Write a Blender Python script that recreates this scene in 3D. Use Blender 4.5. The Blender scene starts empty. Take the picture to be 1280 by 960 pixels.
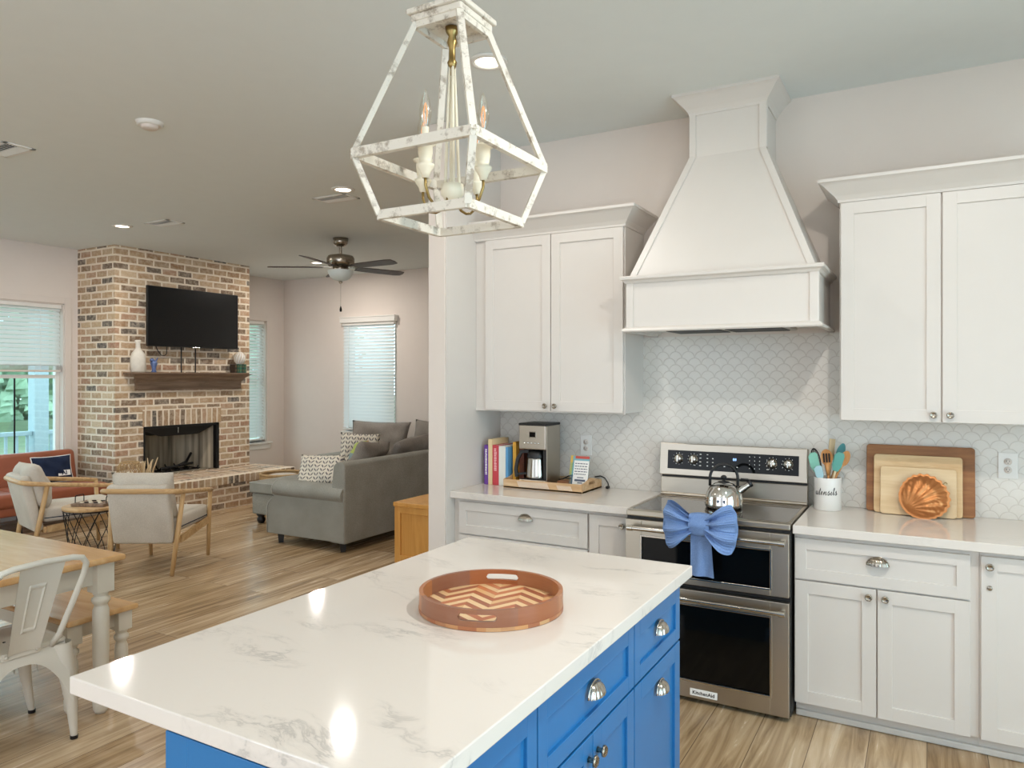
import bpy, bmesh, math, random
from mathutils import Matrix, Vector
rng = random.Random(7)
scene = bpy.context.scene
COL = scene.collection
PI = math.pi

# ---------------------------------------------------------------- camera, world, exposure
cam_d = bpy.data.cameras.new('camera')
cam = bpy.data.objects.new('camera', cam_d)
COL.objects.link(cam)
cam.location = (0, 0, 1.6)
cam.rotation_euler = (PI / 2, 0, math.radians(29.5))
cam_d.sensor_width = 36
cam_d.lens = 36 * 917 / 1280
cam_d.shift_y = -9.2 / 1280
cam_d.clip_start = 0.05
cam_d.clip_end = 200
scene.camera = cam

world = bpy.data.worlds.new('sky')
scene.world = world
world.use_nodes = True
wb = world.node_tree.nodes['Background']
# open sky, brightest over the porch side of the house (-x), dimmer behind and to the right
_wn, _wl = world.node_tree.nodes, world.node_tree.links
_tc = _wn.new('ShaderNodeTexCoord'); _sx = _wn.new('ShaderNodeSeparateXYZ'); _wl.new(_tc.outputs['Generated'], _sx.inputs[0])
_wr = _wn.new('ShaderNodeValToRGB'); _mr = _wn.new('ShaderNodeMapRange')
_mr.inputs[1].default_value = -1; _mr.inputs[2].default_value = 1; _wl.new(_sx.outputs[0], _mr.inputs[0]); _wl.new(_mr.outputs[0], _wr.inputs[0])
SKY = [(0.0, (0.80, 0.90, 1.0), 7.0), (0.28, (0.83, 0.91, 1.0), 4.0), (0.50, (0.92, 0.94, 1.0), 0.62), (0.75, (0.80, 0.88, 1.0), 5.0), (1.0, (0.76, 0.86, 1.0), 7.5)]
_wr.color_ramp.elements.new(0.2); _wr.color_ramp.elements.new(0.3); _wr.color_ramp.elements.new(0.55)
for _e, (_p, _c, _k) in zip(_wr.color_ramp.elements, SKY):
    _e.position = _p; _e.color = (_c[0] * _k, _c[1] * _k, _c[2] * _k, 1)
_wl.new(_wr.outputs[0], wb.inputs[0])
wb.inputs[1].default_value = 1.0

vs = scene.view_settings
vs.view_transform = 'Standard'
vs.look = 'None'
vs.gamma = 1
vs.use_curve_mapping = False
vs.exposure = -0.12
CAN_POWER = 10.0
CAN_COLOR = (1.0, 0.94, 0.88)
scene.cycles.use_denoising = True
scene.cycles.max_bounces = 8
scene.cycles.sample_clamp_indirect = 6
scene.cycles.caustics_reflective = False
scene.cycles.caustics_refractive = False

# ---------------------------------------------------------------- helpers: scene objects
ROOT = {}

def root_of(o):
    while o.parent:
        o = o.parent
    return o

def tag(o, label=None, cat=None, group=None, kind=None):
    if label: o['label'] = label
    if cat: o['category'] = cat
    if group: o['group'] = group
    if kind: o['kind'] = kind
    return o

def thing(name, label, cat, loc=(0, 0, 0), rotz=0.0, group=None):
    o = bpy.data.objects.new(name, None)
    o.empty_display_size = 0.1
    COL.objects.link(o)
    o.location = loc
    o.rotation_euler = (0, 0, rotz)
    ROOT[o.name] = Matrix.Translation(Vector(loc)) @ Matrix.Rotation(rotz, 4, 'Z')
    return tag(o, label, cat, group)

def children(o):
    return [c for c in bpy.data.objects if c.parent == o]

def copy_tree(o, parent=None):
    c = o.copy()
    COL.objects.link(c)
    c.parent = parent
    for ch in children(o):
        copy_tree(ch, c)
    return c

def place(o, loc, rotz=0.0, label=None, group=None):
    o.location = loc
    o.rotation_euler = (0, 0, rotz)
    if label: o['label'] = label
    if group: o['group'] = group
    return o

def rotm(axis, deg):
    return Matrix.Rotation(math.radians(deg), 4, axis)

def T(x, y, z):
    return Matrix.Translation((x, y, z))

class G:
    """collects geometry into one mesh"""
    def __init__(s):
        s.bm = bmesh.new()
        s.smooth = []
    def _add(s, verts, faces, M=None, smooth=False):
        vs_ = []
        for v in verts:
            v = Vector(v)
            if M is not None: v = M @ v
            vs_.append(s.bm.verts.new(v))
        for f in faces:
            try:
                fc = s.bm.faces.new([vs_[i] for i in f])
                fc.smooth = smooth
            except ValueError:
                pass
        return s
    def box(s, x0, x1, y0, y1, z0, z1, b=0.0, M=None, seg=2, smooth=False):
        t = bmesh.new()
        bmesh.ops.create_cube(t, size=1)
        for v in t.verts:
            v.co = Vector(((x0 + x1) / 2 + v.co.x * (x1 - x0), (y0 + y1) / 2 + v.co.y * (y1 - y0), (z0 + z1) / 2 + v.co.z * (z1 - z0)))
        if b > 0:
            b = min(b, 0.49 * min(abs(x1 - x0), abs(y1 - y0), abs(z1 - z0)))
            bmesh.ops.bevel(t, geom=list(t.edges), offset=b, segments=seg, profile=0.5, affect='EDGES')
        s.merge(t, M, smooth)
        return s
    def merge(s, t, M=None, smooth=False):
        t.verts.ensure_lookup_table()
        t.verts.index_update()
        s._add([v.co.copy() for v in t.verts], [[v.index for v in f.verts] for f in t.faces], M, smooth)
        t.free()
    def lathe(s, prof, M=None, seg=24, smooth=True, a0=0.0, a1=2 * PI):
        full = abs(a1 - a0 - 2 * PI) < 1e-6
        n = seg if full else seg + 1
        verts, faces = [], []
        for i in range(n):
            a = a0 + (a1 - a0) * i / seg
            for r, z in prof:
                verts.append((r * math.cos(a), r * math.sin(a), z))
        m = len(prof)
        for i in range(seg):
            j = (i + 1) % n
            for k in range(m - 1):
                q = [i * m + k, j * m + k, j * m + k + 1, i * m + k + 1]
                faces.append(q)
        t = bmesh.new()
        vv = [t.verts.new(v) for v in verts]
        for f in faces:
            try: t.faces.new([vv[i] for i in f])
            except ValueError: pass
        bmesh.ops.remove_doubles(t, verts=list(t.verts), dist=1e-6)
        bmesh.ops.recalc_face_normals(t, faces=list(t.faces))
        s.merge(t, M, smooth)
        return s
    def cyl(s, p0, p1, r0, r1=None, seg=16, smooth=True, M=None):
        if r1 is None: r1 = r0
        p0, p1 = Vector(p0), Vector(p1)
        d = p1 - p0
        q = d.to_track_quat('Z', 'Y').to_matrix().to_4x4()
        W = Matrix.Translation(p0) @ q
        if M is not None: W = M @ W
        L = d.length
        return s.lathe([(0, 0), (r0, 0), (r0, 0), (r1, L), (r1, L), (0, L)], W, seg, smooth) if False else s._cyl(W, L, r0, r1, seg, smooth)
    def _cyl(s, W, L, r0, r1, seg, smooth):
        verts = []
        for r, z in ((r0, 0), (r1, L)):
            for i in range(seg):
                a = 2 * PI * i / seg
                verts.append((r * math.cos(a), r * math.sin(a), z))
        f = [[i, (i + 1) % seg, seg + (i + 1) % seg, seg + i] for i in range(seg)]
        s._add(verts, f, W, smooth)
        s._add(verts[:seg], [list(range(seg))[::-1]], W, False)
        s._add(verts[seg:], [list(range(seg))], W, False)
        return s
    def tube(s, pts, r, seg=8, closed=False, M=None, smooth=True, rect=None):
        pts = [Vector(p) for p in pts]
        n = len(pts)
        rs = r if isinstance(r, (list, tuple)) else [r] * n
        tans = []
        for i in range(n):
            if closed: t_ = pts[(i + 1) % n] - pts[i - 1]
            elif i == 0: t_ = pts[1] - pts[0]
            elif i == n - 1: t_ = pts[-1] - pts[-2]
            else: t_ = (pts[i + 1] - pts[i]).normalized() + (pts[i] - pts[i - 1]).normalized()
            tans.append(t_.normalized())
        up = Vector((0, 0, 1))
        if abs(tans[0].dot(up)) > 0.95: up = Vector((1, 0, 0))
        nrm = (up - tans[0] * up.dot(tans[0])).normalized()
        verts, faces = [], []
        for i in range(n):
            if i:
                nrm = (nrm - tans[i] * nrm.dot(tans[i])).normalized()
            bi = tans[i].cross(nrm)
            if rect:
                a, b = rect
                for u, w in ((a, b), (-a, b), (-a, -b), (a, -b)):
                    verts.append(pts[i] + bi * u + nrm * w)
            else:
                for k in range(seg):
                    a = 2 * PI * k / seg
                    verts.append(pts[i] + (nrm * math.cos(a) + bi * math.sin(a)) * rs[i])
        m = 4 if rect else seg
        for i in range(n if closed else n - 1):
            j = (i + 1) % n
            for k in range(m):
                faces.append([i * m + k, i * m + (k + 1) % m, j * m + (k + 1) % m, j * m + k])
        if not closed:
            faces.append(list(range(m))[::-1])
            faces.append([(n - 1) * m + k for k in range(m)])
        s._add(verts, faces, M, smooth and not rect)
        return s
    def prism(s, poly, h0, h1, plane='xy', M=None, b=0.0):
        def mk(u, v, h):
            return {'xy': (u, v, h), 'xz': (u, h, v), 'yz': (h, u, v)}[plane]
        n = len(poly)
        t = bmesh.new()
        a = [t.verts.new(mk(u, v, h0)) for u, v in poly]
        c = [t.verts.new(mk(u, v, h1)) for u, v in poly]
        t.faces.new(a); t.faces.new(c)
        for i in range(n):
            t.faces.new([a[i], a[(i + 1) % n], c[(i + 1) % n], c[i]])
        bmesh.ops.recalc_face_normals(t, faces=list(t.faces))
        if b > 0:
            bmesh.ops.bevel(t, geom=list(t.edges), offset=b, segments=2, profile=0.5, affect='EDGES')
        s.merge(t, M)
        return s
    def grid(s, fn, nu, nv, M=None, smooth=True, closed_u=False, closed_v=False):
        verts = [fn(i / nu, j / nv) for i in range(nu + (0 if closed_u else 1)) for j in range(nv + (0 if closed_v else 1))]
        R = nv + (0 if closed_v else 1)
        C = nu + (0 if closed_u else 1)
        faces = []
        for i in range(nu):
            for j in range(nv):
                i2, j2 = (i + 1) % C, (j + 1) % R
                faces.append([i * R + j, i2 * R + j, i2 * R + j2, i * R + j2])
        s._add(verts, faces, M, smooth)
        return s
    def sphere(s, c, r, M=None, seg=16, sc=(1, 1, 1)):
        def fn(u, v):
            a, p = 2 * PI * u, PI * (v - .5)
            return (c[0] + r * sc[0] * math.cos(a) * math.cos(p), c[1] + r * sc[1] * math.sin(a) * math.cos(p), c[2] + r * sc[2] * math.sin(p))
        t = G(); t.grid(fn, seg, max(6, seg // 2))
        bmesh.ops.remove_doubles(t.bm, verts=list(t.bm.verts), dist=1e-6)
        s.merge(t.bm, M, True)
        return s
    def pillow(s, w, h, t, M=None, seed=0, n=18, wrinkle=0.012, pinch=0.07):
        r = random.Random(seed)
        ph = [r.uniform(0, 6.28) for _ in range(6)]
        fr = [r.uniform(2.5, 6) for _ in range(6)]
        def fn_side(sgn):
            def fn(u, v):
                a, b = 2 * u - 1, 2 * v - 1
                e = max(0.0, (1 - a ** 4)) * max(0.0, (1 - b ** 4))
                x = w / 2 * a * (1 - pinch * (1 - b * b))
                y = h / 2 * b * (1 - pinch * (1 - a * a))
                z = sgn * t / 2 * e ** 0.55
                z += e * wrinkle * (math.sin(fr[0] * a + fr[1] * b + ph[0]) + math.sin(fr[2] * a - fr[3] * b + ph[1]) * .7)
                return (x, y, z)
            return fn
        t_ = G()
        t_.grid(fn_side(1), n, n)
        t_.grid(fn_side(-1), n, n)
        bmesh.ops.remove_doubles(t_.bm, verts=list(t_.bm.verts), dist=1e-4)
        bmesh.ops.recalc_face_normals(t_.bm, faces=list(t_.bm.faces))
        s.merge(t_.bm, M, True)
        return s

def part(name, g, mat, parent=None, label=None):
    """link the collected geometry as one mesh object; geometry is given in the frame the root thing was made in"""
    bm = g.bm
    bmesh.ops.recalc_face_normals(bm, faces=list(bm.faces))
    if parent is not None:
        r = root_of(parent)
        if r.name not in ROOT: ROOT[r.name] = Matrix.Translation(r.location)
        bm.transform(ROOT[r.name].inverted())
        loc = None
    else:
        xs = [v.co.x for v in bm.verts]; ys = [v.co.y for v in bm.verts]; zs = [v.co.z for v in bm.verts]
        loc = Vector(((min(xs) + max(xs)) / 2, (min(ys) + max(ys)) / 2, min(zs)))
        bm.transform(Matrix.Translation(-loc))
    me = bpy.data.meshes.new(name)
    bm.to_mesh(me)
    bm.free()
    me.materials.append(mat)
    o = bpy.data.objects.new(name, me)
    COL.objects.link(o)
    if parent is not None: o.parent = parent
    else:
        o.location = loc
        ROOT[o.name] = Matrix.Translation(loc)
    if label: o['label'] = label
    return o

def lpart(name, g, mat, parent, label=None):
    """part whose geometry is already in the thing's own frame"""
    bm = g.bm
    bmesh.ops.recalc_face_normals(bm, faces=list(bm.faces))
    me = bpy.data.meshes.new(name)
    bm.to_mesh(me); bm.free()
    me.materials.append(mat)
    o = bpy.data.objects.new(name, me)
    COL.objects.link(o)
    o.parent = parent
    if label: o['label'] = label
    return o

def struct(name, g, mat, parent=None):
    o = part(name, g, mat, parent)
    if parent is None: o['kind'] = 'structure'
    return o

FONT = None
def text_mesh(s, size, M, extrude=0.0004, spacing=1.0, shear=0.0, bold=0.0):
    cu = bpy.data.curves.new('lettering', 'FONT')
    cu.body = s; cu.size = size; cu.extrude = extrude; cu.align_x = 'CENTER'; cu.align_y = 'CENTER'
    cu.space_character = spacing; cu.shear = shear; cu.offset = bold
    cu.resolution_u = 3
    o = bpy.data.objects.new('lettering', cu)
    COL.objects.link(o)
    dg = bpy.context.evaluated_depsgraph_get()
    me = bpy.data.meshes.new_from_object(o.evaluated_get(dg))
    g = G()
    t = bmesh.new(); t.from_mesh(me)
    g.merge(t, M)
    bpy.data.objects.remove(o); bpy.data.curves.remove(cu); bpy.data.meshes.remove(me)
    return g

# ---------------------------------------------------------------- helpers: materials
def lin(hexs):
    h = hexs.lstrip('#')
    out = []
    for i in (0, 2, 4):
        c = int(h[i:i + 2], 16) / 255
        out.append(c / 12.92 if c <= 0.04045 else ((c + 0.055) / 1.055) ** 2.4)
    return (*out, 1)

def newmat(name):
    m = bpy.data.materials.new(name)
    m.use_nodes = True
    nt = m.node_tree
    return m, nt, nt.nodes['Principled BSDF']

def N(nt, typ, **kw):
    n = nt.nodes.new(typ)
    for k, v in kw.items():
        if k.startswith('i_'):
            key = k[2:]
            key = int(key) if key.isdigit() else key.replace('_', ' ')
            n.inputs[key].default_value = v
        else:
            setattr(n, k, v)
    return n

def math_n(nt, op, a, b=None, c=None):
    n = nt.nodes.new('ShaderNodeMath'); n.operation = op
    for i, v in enumerate((a, b, c)):
        if v is None: continue
        if hasattr(v, 'links') or hasattr(v, 'is_linked'): nt.links.new(v, n.inputs[i])
        else: n.inputs[i].default_value = v
    return n.outputs[0]

def ramp(nt, fac, stops, interp='LINEAR'):
    n = nt.nodes.new('ShaderNodeValToRGB')
    cr = n.color_ramp; cr.interpolation = interp
    while len(cr.elements) < len(stops): cr.elements.new(0.5)
    for e, (p, c) in zip(cr.elements, stops):
        e.position = p; e.color = lin(c) if isinstance(c, str) else c
    nt.links.new(fac, n.inputs[0])
    return n.outputs[0]

def mix(nt, fac, a, b, typ='MIX'):
    n = nt.nodes.new('ShaderNodeMix'); n.data_type = 'RGBA'; n.blend_type = typ
    for sock, v in ((n.inputs[0], fac), (n.inputs[6], a), (n.inputs[7], b)):
        if hasattr(v, 'is_linked'): nt.links.new(v, sock)
        elif isinstance(v, str): sock.default_value = lin(v)
        else: sock.default_value = v
    return n.outputs[2]

def pos(nt, kind='Object'):
    if kind == 'World':
        return nt.nodes.new('ShaderNodeNewGeometry').outputs['Position']
    return nt.nodes.new('ShaderNodeTexCoord').outputs[kind]

def bump(nt, b, height, strength=0.2, dist=0.01):
    n = N(nt, 'ShaderNodeBump', i_Strength=strength, i_Distance=dist)
    nt.links.new(height, n.inputs['Height'])
    nt.links.new(n.outputs[0], b.inputs['Normal'])

def plain(name, col, rough=0.5, metal=0.0, noise=0.0, nscale=8.0, bumps=0.0, bscale=60.0, coat=0.0, spec=None):
    m, nt, b = newmat(name)
    b.inputs['Roughness'].default_value = rough
    b.inputs['Metallic'].default_value = metal
    if coat: b.inputs['Coat Weight'].default_value = coat
    if spec is not None: b.inputs['Specular IOR Level'].default_value = spec
    c = lin(col)
    n = N(nt, 'ShaderNodeTexNoise', i_Scale=nscale, i_Detail=3.0)
    nt.links.new(pos(nt), n.inputs['Vector'])
    k = noise if noise else 0.02
    lo = tuple(x * (1 - k) for x in c[:3]) + (1,)
    hi = tuple(min(1, x * (1 + k)) for x in c[:3]) + (1,)
    nt.links.new(mix(nt, n.outputs[0], lo, hi), b.inputs['Base Color'])
    if bumps:
        n2 = N(nt, 'ShaderNodeTexNoise', i_Scale=bscale, i_Detail=4.0)
        nt.links.new(pos(nt), n2.inputs['Vector'])
        bump(nt, b, n2.outputs[0], bumps, 0.004)
    return m

def wood(name, c0, c1, c2, axis='X', scale=1.0, rough=0.45, stretch=14.0, coat=0.0):
    m, nt, b = newmat(name)
    b.inputs['Roughness'].default_value = rough
    if coat: b.inputs['Coat Weight'].default_value = coat
    mp = N(nt, 'ShaderNodeMapping')
    sc = [stretch * scale] * 3
    sc['XYZ'.index(axis)] = 1.2 * scale
    mp.inputs['Scale'].default_value = sc
    nt.links.new(pos(nt), mp.inputs[0])
    n = N(nt, 'ShaderNodeTexNoise', i_Scale=1.6, i_Detail=6.0, i_Roughness=0.62, i_Distortion=0.6)
    nt.links.new(mp.outputs[0], n.inputs['Vector'])
    col = ramp(nt, n.outputs[0], [(0.28, c0), (0.5, c1), (0.72, c2)])
    nt.links.new(col, b.inputs['Base Color'])
    bump(nt, b, n.outputs[0], 0.12, 0.002)
    return m

def steel(name, col='#B9B4AA', rough=0.28, axis='Z'):
    m, nt, b = newmat(name)
    b.inputs['Metallic'].default_value = 1.0
    mp = N(nt, 'ShaderNodeMapping')
    sc = [6.0, 6.0, 6.0]
    for i in range(3):
        if 'XYZ'[i] == axis: sc[i] = 320.0
    mp.inputs['Scale'].default_value = sc
    nt.links.new(pos(nt), mp.inputs[0])
    n = N(nt, 'ShaderNodeTexNoise', i_Scale=1.0, i_Detail=2.0)
    nt.links.new(mp.outputs[0], n.inputs['Vector'])
    c = lin(col)
    nt.links.new(mix(nt, n.outputs[0], tuple(x * .92 for x in c[:3]) + (1,), c), b.inputs['Base Color'])
    r = math_n(nt, 'MULTIPLY_ADD', n.outputs[0], 0.12, rough - 0.06)
    nt.links.new(r, b.inputs['Roughness'])
    return m

def emit(name, col, strength):
    m, nt, b = newmat(name)
    b.inputs['Base Color'].default_value = lin(col)
    b.inputs['Emission Color'].default_value = lin(col)
    b.inputs['Emission Strength'].default_value = strength
    return m

def pane_mat(name, tint=(0.93, 0.98, 0.97, 1), refl=0.07):
    m, nt, b = newmat(name)
    nt.nodes.remove(b)
    tr = N(nt, 'ShaderNodeBsdfTransparent'); tr.inputs[0].default_value = tint
    gl = N(nt, 'ShaderNodeBsdfGlossy'); gl.inputs['Roughness'].default_value = 0.02
    ms = N(nt, 'ShaderNodeMixShader'); ms.inputs[0].default_value = refl
    nt.links.new(tr.outputs[0], ms.inputs[1]); nt.links.new(gl.outputs[0], ms.inputs[2])
    nt.links.new(ms.outputs[0], nt.nodes['Material Output'].inputs[0])
    return m

def m_floor():
    m, nt, b = newmat('oak_planks')
    p = pos(nt, 'World')
    sp = N(nt, 'ShaderNodeSeparateXYZ'); nt.links.new(p, sp.inputs[0])
    cb = N(nt, 'ShaderNodeCombineXYZ')
    nt.links.new(sp.outputs[1], cb.inputs[0]); nt.links.new(sp.outputs[0], cb.inputs[1])
    br = N(nt, 'ShaderNodeTexBrick', i_Scale=1.0, i_Mortar_Size=0.0017, i_Brick_Width=1.45, i_Row_Height=0.222, i_Mortar_Smooth=0.1, i_Bias=0.0)
    br.offset = 0.37; br.offset_frequency = 2
    br.inputs['Color1'].default_value = (0, 0, 0, 1); br.inputs['Color2'].default_value = (1, 1, 1, 1); br.inputs['Mortar'].default_value = (.5, .5, .5, 1)
    nt.links.new(cb.outputs[0], br.inputs['Vector'])
    # grain, shifted per plank
    off = N(nt, 'ShaderNodeVectorMath', operation='MULTIPLY_ADD')
    nt.links.new(br.outputs['Color'], off.inputs[0]); off.inputs[1].default_value = (17, 31, 5)
    nt.links.new(p, off.inputs[2])
    mp = N(nt, 'ShaderNodeMapping'); mp.inputs['Scale'].default_value = (15, 0.9, 1)
    nt.links.new(off.outputs[0], mp.inputs[0])
    n = N(nt, 'ShaderNodeTexNoise', i_Scale=1.3, i_Detail=7.0, i_Roughness=0.6, i_Distortion=0.9)
    nt.links.new(mp.outputs[0], n.inputs['Vector'])
    grain = ramp(nt, n.outputs[0], [(0.28, '#8A7257'), (0.45, '#B79D7C'), (0.58, '#D0B796'), (0.74, '#E2CFB3')])
    tone = ramp(nt, br.outputs['Color'], [(0.0, '#DAD2C6'), (0.5, '#ECE7DE'), (1.0, '#FFFFFF')])
    c = mix(nt, 1.0, grain, tone, 'MULTIPLY')
    kn = N(nt, 'ShaderNodeTexVoronoi', i_Scale=1.0); mk = N(nt, 'ShaderNodeMapping'); mk.inputs['Scale'].default_value = (3.2, 1.4, 1)
    nt.links.new(off.outputs[0], mk.inputs[0]); nt.links.new(mk.outputs[0], kn.inputs['Vector'])
    knot = ramp(nt, kn.outputs['Distance'], [(0.03, (1, 1, 1, 1)), (0.1, (0, 0, 0, 1))])
    c = mix(nt, math_n(nt, 'MULTIPLY', knot, 0.45), c, '#5F4A36')
    c = mix(nt, br.outputs['Fac'], c, '#6B5843')
    nt.links.new(c, b.inputs['Base Color'])
    nt.links.new(math_n(nt, 'MULTIPLY_ADD', n.outputs[0], 0.16, 0.17), b.inputs['Roughness'])
    h = math_n(nt, 'SUBTRACT', math_n(nt, 'MULTIPLY', n.outputs[0], 0.3), br.outputs['Fac'])
    bump(nt, b, h, 0.15, 0.002)
    return m

def m_brick(name, w, h, horizontal=True, mode='wall', mortar=0.0125, tint=None):
    """mode wall: u = x + y, v = z ; mode top: u = y, v = x"""
    m, nt, b = newmat(name)
    b.inputs['Roughness'].default_value = 0.92
    p = pos(nt, 'World')
    wob = N(nt, 'ShaderNodeTexNoise', i_Scale=9.0, i_Detail=2.0)
    nt.links.new(p, wob.inputs['Vector'])
    sp = N(nt, 'ShaderNodeSeparateXYZ'); nt.links.new(p, sp.inputs[0])
    if mode == 'wall':
        u = math_n(nt, 'ADD', sp.outputs[0], sp.outputs[1]); v = sp.outputs[2]
    else:
        u = sp.outputs[1]; v = sp.outputs[0]
    wv = math_n(nt, 'MULTIPLY_ADD', wob.outputs[0], 0.016, -0.008)
    u = math_n(nt, 'ADD', u, wv); v = math_n(nt, 'ADD', v, wv)
    cb = N(nt, 'ShaderNodeCombineXYZ')
    nt.links.new(u, cb.inputs[0]); nt.links.new(v, cb.inputs[1])
    br = N(nt, 'ShaderNodeTexBrick', i_Scale=1.0, i_Mortar_Size=mortar, i_Brick_Width=w, i_Row_Height=h, i_Mortar_Smooth=0.25)
    br.offset = 0.5 if horizontal else 0.0
    br.inputs['Color1'].default_value = (0, 0, 0, 1); br.inputs['Color2'].default_value = (1, 1, 1, 1); br.inputs['Mortar'].default_value = (.5, .5, .5, 1)
    nt.links.new(cb.outputs[0], br.inputs['Vector'])
    base = ramp(nt, br.outputs['Color'], [(0.0, '#6A6056'), (0.10, '#84694F'), (0.24, '#BC9C78'), (0.40, '#A07E5E'), (0.54, '#CDB392'), (0.66, '#A2745A'), (0.78, '#C6AA86'), (0.89, '#7C634C'), (0.96, '#5E5750')])
    n = N(nt, 'ShaderNodeTexNoise', i_Scale=22.0, i_Detail=5.0, i_Roughness=0.7)
    nt.links.new(p, n.inputs['Vector'])
    wear = ramp(nt, n.outputs[0], [(0.42, (0, 0, 0, 1)), (0.70, (1, 1, 1, 1))])
    c = mix(nt, math_n(nt, 'MULTIPLY', wear, 0.5), base, '#E6D5BD')
    c = mix(nt, br.outputs['Fac'], c, '#E8D9C3')
    nt.links.new(c, b.inputs['Base Color'])
    hgt = math_n(nt, 'SUBTRACT', math_n(nt, 'MULTIPLY', n.outputs[0], 0.35), br.outputs['Fac'])
    bump(nt, b, hgt, 0.6, 0.008)
    return m

def m_quartz(name='white_quartz', amount=0.52):
    m, nt, b = newmat(name)
    b.inputs['Roughness'].default_value = 0.07
    p = pos(nt, 'World')
    w = N(nt, 'ShaderNodeTexNoise', i_Scale=1.6, i_Detail=4.0)
    nt.links.new(p, w.inputs['Vector'])
    ad = N(nt, 'ShaderNodeVectorMath', operation='MULTIPLY_ADD')
    nt.links.new(w.outputs['Color'], ad.inputs[0]); ad.inputs[1].default_value = (0.5, 0.5, 0.5); nt.links.new(p, ad.inputs[2])
    mp = N(nt, 'ShaderNodeMapping'); mp.inputs['Rotation'].default_value = (0, 0, math.radians(38)); mp.inputs['Scale'].default_value = (0.55, 1.7, 1)
    nt.links.new(ad.outputs[0], mp.inputs[0])
    v = N(nt, 'ShaderNodeTexNoise', i_Scale=1.0, i_Detail=8.0, i_Roughness=0.70)
    nt.links.new(mp.outputs[0], v.inputs['Vector'])
    d = math_n(nt, 'ABSOLUTE', math_n(nt, 'SUBTRACT', v.outputs[0], 0.5))
    vein = ramp(nt, d, [(0.0, (1, 1, 1, 1)), (0.012, (0.25, 0.25, 0.25, 1)), (0.035, (0, 0, 0, 1))])
    mk = N(nt, 'ShaderNodeTexNoise', i_Scale=3.4, i_Detail=3.0)
    nt.links.new(p, mk.inputs['Vector'])
    mask = ramp(nt, mk.outputs[0], [(0.47, (0, 0, 0, 1)), (0.66, (1, 1, 1, 1))])
    f = math_n(nt, 'MULTIPLY', math_n(nt, 'MULTIPLY', vein, mask), amount)
    c = mix(nt, f, '#DFD7CE', '#96918D')
    nt.links.new(c, b.inputs['Base Color'])
    return m

def m_scallop():
    m, nt, b = newmat('scallop_tile')
    b.inputs['Roughness'].default_value = 0.3
    p = pos(nt, 'World')
    sp = N(nt, 'ShaderNodeSeparateXYZ'); nt.links.new(p, sp.inputs[0])
    W = 0.076
    u = math_n(nt, 'DIVIDE', sp.outputs[0], W); v = math_n(nt, 'DIVIDE', sp.outputs[2], W * 0.5)
    j = math_n(nt, 'FLOOR', v)
    y = math_n(nt, 'MULTIPLY', math_n(nt, 'SUBTRACT', v, j), 0.5)
    off = math_n(nt, 'MULTIPLY', math_n(nt, 'FLOORED_MODULO', j, 2.0), 0.5)
    uu = math_n(nt, 'ADD', u, off)
    x = math_n(nt, 'SUBTRACT', math_n(nt, 'SUBTRACT', uu, math_n(nt, 'FLOOR', uu)), 0.5)
    rr = math_n(nt, 'SQRT', math_n(nt, 'ADD', math_n(nt, 'MULTIPLY', x, x), math_n(nt, 'MULTIPLY', y, y)))
    d = math_n(nt, 'ABSOLUTE', math_n(nt, 'SUBTRACT', rr, 0.485))
    g = ramp(nt, d, [(0.012, (1, 1, 1, 1)), (0.04, (0, 0, 0, 1))])
    n = N(nt, 'ShaderNodeTexNoise', i_Scale=14.0, i_Detail=3.0)
    nt.links.new(p, n.inputs['Vector'])
    base = mix(nt, n.outputs[0], '#DAD5CC', '#E4E0D8')
    nt.links.new(mix(nt, math_n(nt, 'MULTIPLY', g, 0.62), base, '#C6BEB3'), b.inputs['Base Color'])
    bump(nt, b, math_n(nt, 'SUBTRACT', 1.0, g), 0.35, 0.002)
    return m

def m_chevron():
    m, nt, b = newmat('chevron_inlay')
    b.inputs['Roughness'].default_value = 0.35
    p = pos(nt)
    sp = N(nt, 'ShaderNodeSeparateXYZ'); nt.links.new(p, sp.inputs[0])
    cw, ch = 0.074, 0.030
    u = math_n(nt, 'DIVIDE', sp.outputs[1], cw)
    col = math_n(nt, 'FLOOR', u)
    tri = math_n(nt, 'ABSOLUTE', math_n(nt, 'SUBTRACT', math_n(nt, 'FLOORED_MODULO', u, 2.0), 1.0))
    v = math_n(nt, 'ADD', math_n(nt, 'DIVIDE', sp.outputs[0], ch), math_n(nt, 'MULTIPLY', tri, 2.5))
    row = math_n(nt, 'FLOOR', v)
    cb = N(nt, 'ShaderNodeCombineXYZ'); nt.links.new(col, cb.inputs[0]); nt.links.new(row, cb.inputs[1])
    wn = N(nt, 'ShaderNodeTexWhiteNoise'); nt.links.new(cb.outputs[0], wn.inputs['Vector'])
    par = math_n(nt, 'FLOORED_MODULO', row, 2.0)
    a = ramp(nt, wn.outputs[0], [(0.0, '#E3BE8C'), (0.5, '#EACB9D'), (1.0, '#D7A873')])
    c = ramp(nt, wn.outputs[0], [(0.0, '#B9683E'), (0.45, '#9A5B41'), (0.75, '#C77A4C'), (1.0, '#8B6450')])
    nt.links.new(mix(nt, par, a, c), b.inputs['Base Color'])
    return m

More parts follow.
